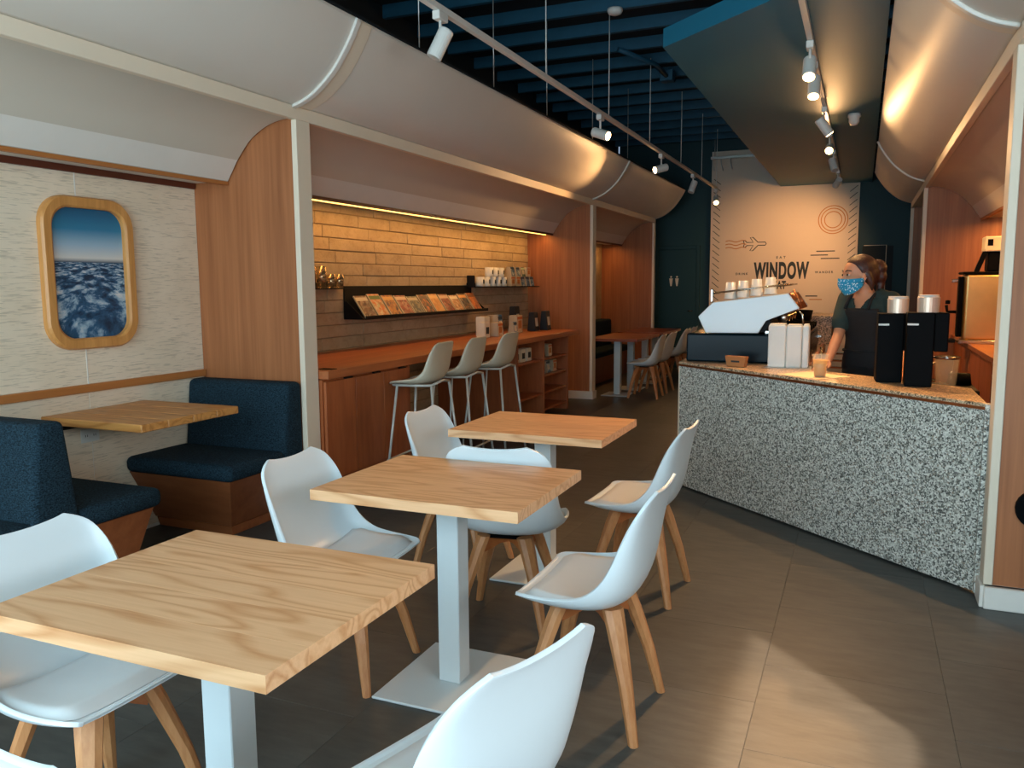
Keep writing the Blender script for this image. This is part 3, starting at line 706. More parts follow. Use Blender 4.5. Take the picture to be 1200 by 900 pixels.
# ------------------------------------------------------------------ bar stools
def stool_meshes():
    pr = [(0.165,0.745,0.13,0.0),(0.172,0.758,0.16,0.004),(0.145,0.765,0.19,0.012),(0.07,0.760,0.205,0.03),(-0.02,0.756,0.208,0.045),(-0.09,0.766,0.205,0.06),(-0.132,0.80,0.20,0.062),(-0.15,0.85,0.197,0.05),(-0.158,0.91,0.194,0.035),(-0.166,0.97,0.185,0.022),(-0.174,1.02,0.16,0.01),(-0.18,1.045,0.125,0.0)]
    cp = catmull(pr,30); n = 30; rows = []
    for i in range(n):
        x,z,w,e = cp[i]; a = cp[max(i-1,0)]; b = cp[min(i+1,n-1)]; tx,tz = b[0]-a[0],b[1]-a[1]; L = math.hypot(tx,tz)
        nx_,nz_ = tz/L,-tx/L
        if nz_<0 and i<n*0.45: nx_,nz_ = -nx_,-nz_
        rows.append([(x+nx_*e*abs(v)**2.2,w*math.sin(v*1.48)/math.sin(1.48),z+nz_*e*abs(v)**2.2) for v in [-1+2*j/12 for j in range(13)]])
    g = grid_mesh(rows); g.materials.append(M['stool_white'])
    def T(pts,r,closed=False,mat='stool_metal'):
        bm = bmesh.new(); add_tube(bm,pts,r,8,closed); me = fin(bm,True); me.materials.append(M[mat]); return me
    legs = [T([(0.13*sx-0.01,0.15*sy,0.752),(0.205*sx-0.01,0.215*sy,0.0)],0.0095) for sx in (1,-1) for sy in (1,-1)]
    q = [(0.19,0.205),(-0.21,0.205),(-0.21,-0.205),(0.19,-0.205)]
    foot = T([(a*0.96,b*0.96,0.22) for a,b in q],0.008,True)
    hoop = T([(0.17,0.0,0.748),(0.15,0.15,0.748),(0.0,0.165,0.748),(-0.14,0.155,0.752),(-0.165,0.0,0.775),(-0.14,-0.155,0.752),(0.0,-0.165,0.748),(0.15,-0.15,0.748)],0.009,True)
    return g,legs,foot,hoop
SM = stool_meshes()
def bar_stool(x,y,deg,label):
    e = empty('bar_stool',(x,y,0),math.radians(deg)); tag(e,label,'stool','bar stools at the reading bar')
    s = link('shell',SM[0],None,e); solid(s,0.009,-1.0)
    for me in SM[1]: link('leg',me,None,e)
    link('foot_ring',SM[2],None,e); link('seat_hoop',SM[3],None,e)
bar_stool(-2.84,5.02,184,'white bar stool beside the reading bar cabinet doors')
bar_stool(-2.84,5.58,182,'white bar stool in the middle of the three')
bar_stool(-2.84,6.22,180,'white bar stool beside the open shelves of the reading bar')

# ------------------------------------------------------------------ track lights
def spot_head(parent_track, loc, aim, lit, label, power=70, group=None, blend=1.0, angle=85, col=(1.0,0.54,0.22)):
    e = empty('track_spotlight',loc); tag(e,label,'spotlight',group)
    d = (Vector(aim)-Vector(loc)).normalized(); d2 = d
    box('adapter',-0.022,0.022,-0.05,0.05,-0.045,-0.001,'lamp_white',e,0.004)
    tube('stem',[(0,0,-0.045),(0,0,-0.12)],0.009,'lamp_white',e)
    c = Vector((0,0,-0.155))
    a = c-d*0.075; b = c+d*0.085
    bm = bmesh.new(); add_tube(bm,[a,a+d*0.006,b-d*0.004,b],[0.036,0.041,0.041,0.039],20); link('barrel',fin(bm,False),'lamp_white',e)
    bm = bmesh.new(); add_tube(bm,[b+d*0.0005,b+d*0.003],[0.034,0.032],20); link('lens',fin(bm),'lamp_on' if lit else 'lamp_off',e)
    if lit:
        p = Vector(loc)+b+d*0.02
        light('spot_beam','SPOT',p,p+d,power,col,spot_size=math.radians(angle),spot_blend=blend,shadow_soft_size=0.035)
    return e
LT = empty('light_track',(-2.1,8.3,2.86)); tag(LT,'cream lighting track hung on rods above the dining side','track')
box('rail',-0.018,0.018,-7.6,4.62,0.0,0.034,'lamp_white',LT,0.003)
for yy in (3.7,5.55,7.1,8.6,10.2,11.6,12.85): tube('hanger_rod',[(0,yy-8.3,0.034),(0,yy-8.3,0.885)],0.004,'lamp_white',LT,6)
sp = [((-2.1,3.98),(-3.0,3.3,0.6),0),((-2.1,6.85),(-1.0,6.5,2.45),1),((-2.1,9.15),(-2.9,8.3,2.55),1),((-2.1,11.0),(-2.6,10.2,1.0),0),((-2.1,12.85),(-1.85,11.6,1.9),1)]
labs = ['white track spotlight aimed down at the booths','white track spotlight aimed along the dining ceiling, glowing','white glowing track spotlight above the bar stools end','unlit white track spotlight near the mural wall','glowing track spotlight at the rail end by the mural']
for ((x,y_),aim,lit),lb in zip(sp,labs): spot_head(LT,(x,y_,2.86),aim,lit,lb)
RT = empty('light_track',(-0.36,9.0,2.93)); tag(RT,'cream lighting track under the teal ceiling slab','track')
box('rail',-0.018,0.018,-5.2,4.7,0.0,0.036,'lamp_white',RT,0.003)
sp2 = [(5.62,(-0.3,3.4,0.0),1,230),(6.15,(-0.35,5.1,0.9),1,90),(7.7,(0.95,8.15,1.1),1,130),(9.0,(-0.3,3.0,0.6),1,110),(10.2,(0.3,9.0,0.8),0,0),(12.0,(-1.2,13.9,1.9),1,170)]
labs = ['glowing track spotlight above the serving counter corner','tilted white track spotlight beside the slab front','white track spotlight over the espresso machine','bright track spotlight shining towards the shop front','unlit small white track spotlight under the slab','glowing track spotlight washing the mural lettering']
for (yy,aim,lit,pw),lb in zip(sp2,labs): spot_head(RT,(-0.36,yy,2.93),aim,lit,lb,pw,angle=135 if yy>12 else 85)
dv = lathe('ceiling_camera',[(0.0,0.0),(0.055,0.0),(0.058,-0.03),(0.046,-0.04),(0.046,-0.075),(0.03,-0.10),(0.0,-0.108)],'lamp_white',n=20); dv.location = (-0.13,8.3,2.969); tag(dv,'white round ceiling camera under the teal slab','camera')
sd = lathe('smoke_detector',[(0.0,0.0),(0.065,0.0),(0.066,-0.02),(0.055,-0.04),(0.03,-0.05),(0.0,-0.052)],'lamp_white',n=20); sd.location = (-2.02,6.99,3.749); tag(sd,'white round smoke detector on a teal ceiling joist','detector')
rd = empty('hanger_rods',(-2.66,4.8,2.92)); tag(rd,'thin dark rods holding up the overhead panels','rods')
for yy in (4.75,5.9,7.05,8.4,9.8): tube('rod',[(0,yy-4.8,0.0),(0,yy-4.8,0.83)],0.004,'pale_metal',rd,6)
st = empty('strut_rail',(-1.98,13.74,3.455)); tag(st,'pale metal strut rail hanging in front of the mural top','rail')
box('rail',-0.36,0.36,-0.02,0.02,-0.02,0.02,'pale_metal',st,0.003)
for x in (-0.30,0.30): tube('hanger_rod',[(x,0,0.02),(x,0,0.296)],0.005,'pale_metal',st,6)
for x in (-0.34,-0.2,-0.05): tube('hanging_hook',[(x,0,-0.02),(x+0.01,0,-0.12),(x+0.04,0,-0.20)],0.008,'pale_metal',st,6)
cd = empty('ceiling_conduit',(-1.9,8.6,3.6)); tag(cd,'teal painted conduit and box under the joists','conduit')
tube('pipe',[(-0.4,-0.5,0.13),(-0.15,0.0,0.08),(-0.15,0.5,0.08)],0.025,'joist_teal',cd); box('junction_box',-0.22,-0.08,0.5,0.64,0.03,0.148,'joist_teal',cd,0.005)

# ------------------------------------------------------------------ espresso machine on its stand
em = empty('espresso_machine',(-0.72,6.1,0.892)); tag(em,'white and chrome espresso machine on a glossy blue black base','espresso machine')
NB = plain('gloss_navy','#07181F',0.22,spec=0.15,var=0.05); M['gloss_navy'] = NB
WG = plain('gloss_white','#D9DEDF',0.12,var=0.01); M['gloss_white'] = WG
box('base_box',-0.40,0.42,-0.36,0.62,0.002,0.198,'gloss_navy',em,0.012,3)
SIDE = [(-0.325,0.315),(-0.225,0.415),(0.27,0.475),(0.345,0.375),(0.125,0.295),(0.085,0.205),(-0.27,0.202)]
prism('side_panel',SIDE,-0.352,-0.325,'gloss_white',em,'Y',0.006)
prism('side_panel',SIDE,0.555,0.58,'gloss_white',em,'Y',0.006)
prism('body',[(a*0.97,b-0.004 if b>0.3 else b+0.004) for a,b in SIDE],-0.324,0.554,'steel',em,'Y',0.004)
prism('group_bay',[(0.06,0.21),(0.12,0.21),(0.16,0.29),(0.12,0.295)],-0.30,0.53,'black_metal',em,'Y')
for yy in (-0.14,0.12,0.38):
    g = lathe('group_head',[(0,0.04),(0.045,0.04),(0.045,0.0),(0.036,-0.03),(0,-0.03)],'steel',em,c=(0.23,yy,0.30))
    h = tube('portafilter',[(0.23,yy,0.255),(0.31,yy-0.02,0.25),(0.42,yy-0.03,0.24)],[0.03,0.016,0.018],'black_plastic',em,10)
box('drip_tray',0.12,0.41,-0.30,0.56,0.199,0.222,'steel',em,0.004)
tube('steam_wand',[(0.33,-0.28,0.36),(0.36,-0.29,0.33),(0.37,-0.29,0.24)],0.007,'steel',em)
ang = math.atan2(0.06,0.495)
box('rail_post',-0.245,-0.235,-0.31,-0.30,0.42,0.50,'steel',em)
tube('cup_rail',[(-0.24,-0.305,0.475),(0.26,-0.305,0.535),(0.26,0.53,0.535),(-0.24,0.53,0.475)],0.006,'steel',em,8,True)
tube('top_rack_grid',[(0.27,-0.30,0.47),(0.30,-0.30,0.50),(0.36,-0.30,0.38),(0.33,-0.30,0.36)],0.006,'copper',em,8,True)
for k in range(7): tube('rack_bar',[(0.275+0.0,-0.28+k*0.12,0.475),(0.345,-0.28+k*0.12,0.365)],0.005,'copper',em)
MUG = [(0.0,0.0),(0.034,0.0),(0.037,0.01),(0.040,0.095),(0.037,0.095),(0.034,0.012),(0.0,0.01)]
mug_m = plain('mug_white','#DADBD6',0.3,var=0.02); M['mug'] = mug_m
for k,x in enumerate((-0.125,-0.04,0.05,0.142)):
    zz = 0.892+0.418+0.1212*(x+0.225)+0.006
    for r in range(1):
        c = lathe('paper_cup',[(0.0,0.115),(0.033,0.115),(0.042,0.006),(0.045,0.004),(0.045,0.0),(0.0,0.0)],'mug'); c.location = (-0.72+x,5.88+r*0.16,zz)
        tag(c,('upturned white cup lined up on the espresso machine','upturned white cup in the rear row on the espresso machine')[r],'cup',('front row machine cups','rear row machine cups')[r])
# grinder / knock box beside the machine
gr = empty('coffee_grinder',(-0.40,6.85,0.892)); tag(gr,'small black coffee grinder beside the espresso machine','grinder')
box('body',-0.10,0.06,-0.10,0.10,0.001,0.22,'black_plastic',gr,0.01,2); box('portafilter_fork',0.06,0.12,-0.03,0.03,0.12,0.135,'steel',gr); lathe('hopper',[(0.0,0.221),(0.05,0.221),(0.075,0.33),(0.0,0.335)],'black_plastic',gr,c=(-0.02,0,0))
ta = empty('tamper_mat',(-0.45,7.25,0.893)); tag(ta,'dark rubber tamping mat with wooden tamper on the counter','mat')
box('mat',-0.08,0.09,-0.06,0.06,0.0,0.012,'black_plastic',ta,0.003); lathe('tamper',[(0,0.012),(0.028,0.012),(0.028,0.03),(0.01,0.035),(0.016,0.07),(0.0,0.085)],'copper',ta)

# ------------------------------------------------------------------ things on the serving counter
ls = empty('lid_stack',(-0.40,5.54,0.893)); tag(ls,'tall stack of white paper takeaway boxes on the counter','paper stack')
PAP = plain('paper_white','#E2E0D8',0.7,var=0.03); M['paper'] = PAP
for x0,x1,y0,y1,h in ((-0.145,-0.035,-0.05,0.09,0.275),(-0.034,0.062,-0.055,0.085,0.272),(0.063,0.105,-0.045,0.085,0.274)):
    bd = box('carton_bundle',x0,x1,y0,y1,0.0005,h,'paper',ls,0.012,3)
    box('top_flap',x0+0.006,x1-0.006,y0+0.01,y1-0.01,h+0.0003,h+0.006,'paper',bd,0.002)
box('base_sheet',-0.16,0.12,-0.075,0.10,-0.0005,0.0004,'paper',ls)
KR = plain('kraft','#B0703C',0.7,var=0.05); M['kraft'] = KR
kc = empty('card_holder',(-0.735,5.46,0.893),math.radians(-20)); tag(kc,'small kraft card holder printed with dark lettering','card holder')
prism('tray',[(-0.062,0.0),(0.062,0.0),(0.075,0.07),(-0.075,0.07)],-0.02,0.02,'kraft',kc,'Y',0.003,1)
bm = bmesh.new(); add_prism(bm,[(-0.03,0.03),(0.03,0.03),(0.03,0.042),(-0.03,0.042)],-0.0212,-0.0205); link('printed_line',fin(bm),'ink',kc)
TEA = NT('iced_drink'); TEA.col(lin('#EBA548')); TEA.set(0.25); M['tea'] = TEA.m
CUPC = NT('clear_cup'); CUPC.col(lin('#F2E3C8')); CUPC.set(0.1,Alpha=0.2); M['clear_cup'] = CUPC.m
cp = empty('drink_cup',(-0.205,5.03,0.893)); tag(cp,'clear plastic cup of amber iced drink on the counter','cup')
lathe('cup',[(0,0.0),(0.032,0.0),(0.046,0.125),(0.049,0.128),(0.049,0.131),(0.044,0.130),(0.030,0.004),(0,0.004)],'clear_cup',cp); lathe('drink',[(0,0.005),(0.029,0.005),(0.041,0.10),(0,0.10)],'tea',cp)
PAPER_LIT = plain('tray_paper','#E9D4AE',0.7); M['tray_paper'] = PAPER_LIT
pp = box('paper_sheet',-0.16,0.16,-0.13,0.13,0.0,0.002,'tray_paper'); pp.location = (-0.24,5.08,0.893); pp.rotation_euler = (0,0,math.radians(-42)); tag(pp,'cream paper sheet lying under the iced drink','paper')
M['lid_stack'] = plain('lid_stack','#E2C6AE',0.3,metal=0.35)
def dispenser(x,y,rz,label,h):
    e = empty('lid_dispenser',(x,y,0.893),math.radians(rz)); tag(e,label,'dispenser')
    box('body',-0.07,0.06,-0.075,0.075,0.0,h,'black_plastic',e,0.006,2)
    box('upper_hood',0.0605,0.125,-0.075,0.075,h-0.20,h,'black_plastic',e,0.006,2)
    box('handle',-0.068,-0.015,-0.079,-0.0745,h-0.065,h-0.055,'lamp_white',e,0.001)
    lathe('lid_sleeve',[(0.0,h+0.001),(0.052,h+0.001),(0.054,h+0.078),(0.050,h+0.08),(0.0,h+0.075)],'lid_stack',e,n=24,c=(0.03,0,0),smooth=False)
    for k in range(3): lathe('lid',[(0.044,h+0.08+k*0.004),(0.049,h+0.08+k*0.004),(0.049,h+0.083+k*0.004),(0.0,h+0.083+k*0.004)],'lamp_white',e,n=24,c=(0.03,0,0))
dispenser(0.155,4.93,3,'black lid dispenser tower standing nearer the barista',0.375)
dispenser(0.293,4.775,0,'black lid dispenser tower standing nearer the wood partition',0.385)
# wire rack in the work area
wr = empty('wire_rack',(-0.08,6.9,0)); tag(wr,'chrome wire rack behind the barista in the work area','rack')
for k in range(7): tube('rack_bar',[(-0.2,0,0.55+k*0.055),(0.25,0,0.55+k*0.055)],0.008,'steel',wr)
for x in (-0.2,0.25): tube('upright',[(x,0,0.0),(x,0,0.93)],0.01,'steel',wr)
# ------------------------------------------------------------------ back counter equipment
wbx = empty('water_boiler',(0.98,8.25,0.901)); tag(wbx,'tall stainless steel water boiler on the back counter','boiler')
box('foot',-0.19,0.16,-0.20,0.2,0.0,0.03,'steel',wbx,0.004)
M['lamplit_steel'] = plain('lamplit_steel','#E0B878',0.32,metal=1.0,var=0.06)  # steel tinted orange, the spotlight's reflection put into the colour
box('tank',-0.155,0.155,-0.19,0.19,0.031,0.60,'lamplit_steel',wbx,0.02,3); box('lid',-0.18,0.16,-0.195,0.195,0.601,0.622,'black_plastic',wbx,0.006)
box('front_column',-0.195,-0.157,-0.06,0.06,0.05,0.58,'black_plastic',wbx,0.005)
box('pull_handle',-0.25,-0.196,-0.02,0.02,0.53,0.56,'steel',wbx,0.005); tube('tap',[(-0.20,0,0.27),(-0.27,0,0.27),(-0.28,0,0.33)],0.014,'black_plastic',wbx); lathe('tap_knob',[(0,0),(0.02,0),(0.02,0.03),(0,0.035)],'black_plastic',wbx,c=(-0.27,0,0.34))
box('drip_grid',-0.30,-0.20,-0.08,0.08,0.0,0.03,'black_metal',wbx,0.003)
sg2 = empty('brew_scale',(1.05,8.25,1.524)); tag(sg2,'black stand with a beige controller box on top of the boiler','controller')
prism('stand_leg',[(-0.16,0.0),(-0.12,0.0),(-0.06,0.17),(-0.10,0.17)],-0.1,-0.06,'black_plastic',sg2,'Y'); box('stand_body',-0.06,0.10,-0.1,0.1,0.001,0.17,'black_plastic',sg2,0.01)
cb = box('controller_box',-0.09,0.12,-0.12,0.1,0.171,0.30,'tray_paper',sg2,0.008); box('display',-0.07,-0.03,-0.123,-0.119,0.22,0.275,'black_plastic',cb)
for k,(x,y_,h) in enumerate(((0.97,6.0,0.24),(0.94,5.7,0.16))):
    p = empty('steel_pitcher',(x,y_,0.901)); tag(p,('tall steel milk pitcher on the back counter','short steel milk pitcher on the back counter')[k],'pitcher')
    lathe('vessel',[(0,0),(0.05,0),(0.055,0.02),(0.045,h*0.8),(0.05,h),(0.046,h),(0.04,h*0.8),(0,0.01)],'steel',p,n=20); tube('handle',[(-0.045,0,h*0.85),(-0.09,0,h*0.8),(-0.085,0,h*0.3),(-0.05,0,h*0.2)],0.006,'steel',p)
    p.location.x = 1.15
uc = empty('undercounter_fridge',(0.98,5.75,0)); tag(uc,'black undercounter fridge with steel handles and rails','fridge')
box('body',-0.05,0.40,-0.8,0.9,0.02,0.85,'black_metal',uc,0.006); 
for yy in (-0.55,0.0,0.5): 
    d_ = box('door',-0.075,-0.052,yy-0.24,yy+0.24,0.10,0.80,'black_metal',uc,0.004); tube('bar_handle',[(-0.10,yy+0.2,0.72),(-0.10,yy+0.2,0.3)],0.011,'steel',d_)
tube('top_rail',[(-0.11,-0.7,0.78),(-0.11,0.8,0.78)],0.010,'steel',uc)
for k,(x,y_) in enumerate(((0.52,5.15),(0.44,5.35))):
    j = empty('glass_jug',(x,y_,0.0)); 
    bpy.data.objects.remove(j)
bs = empty('blender_station',(0.51,5.62,0)); tag(bs,'steel framed blender station with glass jug behind the counter','blender')
box('stand',-0.09,0.15,-0.2,0.2,0.0,0.80,'black_metal',bs,0.005); lathe('glass_jug',[(0,0.802),(0.055,0.802),(0.07,0.98),(0.066,0.98),(0.05,0.81),(0,0.81)],'clear_cup',bs,c=(-0.02,-0.08,0)); lathe('jug_rim',[(0.071,0.975),(0.076,0.985),(0.071,0.99)],'steel',bs,c=(-0.02,-0.08,0)); lathe('motor_base',[(0,0.801),(0.07,0.801),(0.06,0.87),(0,0.87)],'black_plastic',bs,c=(0.07,0.1,0))
tube('jug_handle',[(-0.085,-0.10,0.95),(-0.125,-0.11,0.93),(-0.12,-0.11,0.86),(-0.08,-0.10,0.84)],0.008,'steel',bs)
gd = empty('wall_disc',(0.70,4.03,0.46)); tag(gd,'black round plate at the skirting end of the wood panel','plate')
bm = bmesh.new(); add_tube(bm,[(0.035,-0.001,0),(0.035,-0.02,0)],0.085,24); link('disc',fin(bm),'black_plastic',gd); bm = bmesh.new(); add_tube(bm,[(0.035,-0.0205,0),(0.035,-0.028,0)],0.05,20); link('hub',fin(bm),'black_metal',gd)

# ------------------------------------------------------------------ the barista
def add_ball(bm, c, r, rot=None, seg=20, rings=14):
    m = Matrix.Translation(Vector(c)) @ (rot.to_4x4() if rot else Matrix.Identity(4)) @ Matrix.Diagonal((r[0],r[1],r[2],1))
    bmesh.ops.create_uvsphere(bm,u_segments=seg,v_segments=rings,radius=1.0,matrix=m)
def add_chain(bm, pts, rs, n=14, steps=5):
    P = [tuple(p)+((r,) if not isinstance(r,tuple) else r) for p,r in zip(pts,rs)]
    Q = catmull(P,(len(P)-1)*steps+1)
    add_tube(bm,[q[:3] for q in Q],[q[3] for q in Q],n)
    for p,r in ((pts[0],rs[0]),(pts[-1],rs[-1])): add_ball(bm,p,(r*0.98,)*3,None,14,10)
def add_loft(bm, secs, F, n=24, steps=4):
    # secs: (centre, half width across, half depth), F facing direction in the ground plane
    F = Vector((F[0],F[1],0)).normalized(); R = Vector((F.y,-F.x,0))
    Q = catmull([tuple(c)+(w,d) for c,w,d in secs],(len(secs)-1)*steps+1); rings = []
    for x,y,z,w,d in Q:
        ring = []
        for k in range(n):
            a = 2*math.pi*k/n; ca,sa = math.cos(a),math.sin(a)
            ca = math.copysign(abs(ca)**0.85,ca); sa = math.copysign(abs(sa)**0.85,sa)
            ring.append(bm.verts.new(Vector((x,y,z))+R*w*ca+F*d*sa))
        rings.append(ring)
    for A,B in zip(rings,rings[1:]):
        for k in range(n): bm.faces.new((A[k],A[(k+1)%n],B[(k+1)%n],B[k]))
    bm.faces.new(rings[0][::-1]); bm.faces.new(rings[-1])
def remesh(bm, voxel, name, mat, parent, smooth=4):
    me = fin(bm,True); t = bpy.data.objects.new('tmp',me); COL.objects.link(t)
    r = t.modifiers.new('r','REMESH'); r.mode = 'VOXEL'; r.voxel_size = voxel; r.use_smooth_shade = True
    s = t.modifiers.new('s','SMOOTH'); s.factor = 0.5; s.iterations = smooth
    bpy.context.view_layer.update(); dg = bpy.context.evaluated_depsgraph_get()
    out = bpy.data.meshes.new_from_object(t.evaluated_get(dg)); bpy.data.objects.remove(t)
    for p in out.polygons: p.use_smooth = True
    out.materials.clear()
    return link(name,out,mat,parent)
M['skin'] = plain('skin','#C98A66',0.55,var=0.05,vscale=18)
M['shirt'] = plain('shirt','#22332F',0.85,var=0.12,vscale=30)
M['apron'] = plain('apron','#101214',0.8,var=0.12,vscale=30)
M['trousers'] = plain('trousers','#1A1B20',0.85)
M['shoe'] = plain('shoe','#1B1B1B',0.5)
M['eye_white'] = plain('eye_white','#D8CFC6',0.3); M['iris'] = plain('iris','#2A1810',0.25)
hm = NT('hair'); hv_ = hm.coord((9,9,1.2)); hf = hm.noise(hv_,22,4,0.6)
hm.col(hm.ramp(hf,[(0.3,lin('#1E0D08')),(0.7,lin('#4E2417'))])); hm.bump(hf,0.5,0.006); M['hair'] = hm.set(0.45)
mk = NT('mask_cloth'); mv = mk.coord(); vo = mk.n('ShaderNodeTexVoronoi'); mk.l(mv,vo.inputs['Vector']); vo.inputs['Scale'].default_value = 95.0
mk.col(mk.mix(mk.ramp(vo.outputs['Distance'],[(0.30,(1,1,1,1)),(0.36,(0,0,0,1))]),lin('#1B8CB4'),lin('#D6EDF2'))); M['mask'] = mk.set(0.8)

PX,PY = 0.05,5.66
pe = empty('person',(PX,PY,0)); tag(pe,'person in dark green shirt, black apron and blue dotted mask behind the counter','person')
def W(x,y,z): return Vector((x-PX,y-PY,z))
FB = (-0.62,-0.78); HF = Vector((-0.90,-0.43,0.0)).normalized()
HC = Vector((-0.028-PX,5.59-PY,1.482)); HL = Vector((-HF.y,HF.x,0))
HROT = Matrix((HF,HL,Vector((0,0,1)))).transposed()       # columns: forward, left, up
HROT = HROT @ Matrix.Rotation(math.radians(5),3,'Y')
def H(x,y,z): return HC+HROT@Vector((x,y,z))
CH = W(0.045,5.635,1.27)
SR = W(-0.085,5.725,1.315); SL_ = W(0.175,5.55,1.305)
ER = W(-0.125,5.62,1.11); EL = W(0.265,5.42,1.09)
WRi = W(-0.175,5.455,0.955); WLe = W(0.225,5.13,0.945)
torso = [(W(0.075,5.72,0.86),0.165,0.115),(W(0.07,5.71,0.95),0.155,0.108),(W(0.06,5.69,1.06),0.128,0.092),(W(0.052,5.665,1.17),0.135,0.098),(W(0.045,5.645,1.27),0.150,0.095),(W(0.04,5.635,1.335),0.120,0.070),(W(0.03,5.625,1.375),0.062,0.058)]
def hand(bm, wrist, palm_dir, up, side):
    d = Vector(palm_dir).normalized(); u = Vector(up).normalized(); s = d.cross(u)*side     # s: thumb side
    c = wrist+d*0.05; rot = Matrix((d,s,u)).transposed()
    add_ball(bm,c,(0.050,0.040,0.014),rot)
    add_ball(bm,wrist+d*0.01,(0.03,0.026,0.019),rot)
    for k,(off,ln) in enumerate(((0.030,0.068),(0.010,0.076),(-0.011,0.070),(-0.031,0.055))):
        b0 = c+d*0.030+s*off*0.9; sp_ = (d+s*off*3.0).normalized()
        add_chain(bm,[b0,b0+sp_*ln*0.5+u*0.004,b0+sp_*ln*0.85-u*0.004,b0+sp_*ln-u*0.009],[0.0095,0.009,0.008,0.007],10,3)
    t0 = c-d*0.020+s*0.028
    add_chain(bm,[t0,t0+(s*0.75+d*0.6)*0.030,t0+(s*0.55+d*0.9)*0.055-u*0.004],[0.012,0.0105,0.008],10,3)
bm = bmesh.new()
add_loft(bm,torso,FB)
add_chain(bm,[SR,(SR+ER)/2+Vector((-0.004,0.004,0)),ER,(ER+WRi)/2,WRi],[0.050,0.042,0.035,0.033,0.023])
add_chain(bm,[SL_,(SL_+EL)/2,EL,(EL+WLe)/2,WLe],[0.050,0.043,0.036,0.034,0.023])
hand(bm,WRi,(-0.45,-0.60,-0.42),(-0.1,-0.15,1),-1)
hand(bm,WLe,(-0.25,-0.75,-0.35),(0,-0.2,1),1)
# neck and head
add_chain(bm,[W(0.035,5.63,1.33),W(0.018,5.617,1.385),H(-0.03,0,-0.06)],[0.058,0.050,0.052],18)
add_ball(bm,H(-0.012,0,0.022),(0.096,0.076,0.090),HROT); add_ball(bm,H(0.030,0,-0.045),(0.058,0.056,0.070),HROT); add_ball(bm,H(0.055,0,-0.088),(0.026,0.030,0.024),HROT)
add_ball(bm,H(0.060,0,0.020),(0.026,0.055,0.030),HROT)
add_chain(bm,[H(0.083,0,0.008),H(0.096,0,-0.018),H(0.102,0,-0.036)],[0.009,0.010,0.014],10,3)
for s in (1,-1):
    add_ball(bm,H(-0.005,0.076*s,-0.012),(0.016,0.008,0.030),HROT,12,10)
    add_ball(bm,H(0.066,0.034*s,0.026),(0.014,0.022,0.007),HROT,12,8)
# hips and legs
hipc = [W(0.075,5.72,0.87)]
for s,dx,dy in ((1,-0.07,0.05),(-1,0.07,-0.05)):
    add_chain(bm,[W(0.08+dx,5.725+dy,0.86),W(0.085+dx,5.71+dy,0.48),W(0.10+dx*1.1,5.76+dy,0.09)],[0.095,0.058,0.038],16)
    add_chain(bm,[W(0.105+dx*1.1,5.775+dy,0.045),W(0.02+dx*1.1,5.66+dy,0.035)],[0.042,0.032],12)
body = remesh(bm,0.0065,'body','skin',pe,3)
for s in (1,-1):
    add = link('eye',None) if False else None
    bm = bmesh.new(); add_ball(bm,H(0.0715,0.033*s,0.008),(0.011,0.0125,0.0062),HROT,14,10); e_ = link('eye',fin(bm,True),'eye_white',body)
    bm = bmesh.new(); add_ball(bm,H(0.0800,0.034*s,0.008),(0.0055,0.0075,0.0075),HROT,12,8); link('iris',fin(bm,True),'iris',e_)
    bm = bmesh.new(); add_chain(bm,[H(0.083,0.016*s,0.030),H(0.079,0.036*s,0.036),H(0.064,0.054*s,0.030)],[0.0035,0.004,0.003],8,3); link('eyebrow',fin(bm,True),'hair',body)
# shirt: torso plus short sleeves, v neck left open by the neckline cut below
bm = bmesh.new()
sh = [(c,w+0.012,d+0.012) for c,w,d in torso[:-1]]; sh[-1] = (torso[-2][0]+Vector((0,0,-0.004)),torso[-2][1]+0.008,torso[-2][2]+0.010)
add_loft(bm,sh,FB)
add_chain(bm,[SR+(SR-ER)*0.08,SR+(ER-SR)*0.35,SR+(ER-SR)*0.66],[0.058,0.060,0.060]); add_chain(bm,[SL_+(SL_-EL)*0.08,SL_+(EL-SL_)*0.35,SL_+(EL-SL_)*0.66],[0.058,0.060,0.062])
add_chain(bm,[SR+Vector((0,0,0.006)),torso[-2][0]+Vector((-0.03,0.03,0.02)),torso[-2][0]+Vector((0.03,-0.02,0.02)),SL_+Vector((0,0,0.006))],[0.050,0.054,0.054,0.050])
shirt = remesh(bm,0.008,'shirt','shirt',pe,3)
# neckline: skin coloured v patch is the body itself, so cut the shirt there
nb = bmesh.new(); nb.from_mesh(shirt.data); F2 = Vector((FB[0],FB[1],0)).normalized(); R2 = Vector((F2.y,-F2.x,0))
nc = W(0.03,5.625,0)
kill = []
for f in nb.faces:
    c = f.calc_center_median(); q = c-nc; fx = q.dot(F2); sx = abs(q.dot(R2)+0.004)
    if c.z>1.245 and fx>0.0 and sx<(c.z-1.245)*0.62: kill.append(f)
    elif c.z>1.352 and math.hypot(q.x,q.y)<0.085: kill.append(f)
bmesh.ops.delete(nb,geom=kill,context='FACES'); nb.to_mesh(shirt.data); nb.free(); solid(shirt,0.004,1.0)
# neck and chest skin comes forward under the v neckline
bm = bmesh.new(); sk = [(c,w+0.004,d+0.004) for c,w,d in torso[3:]]
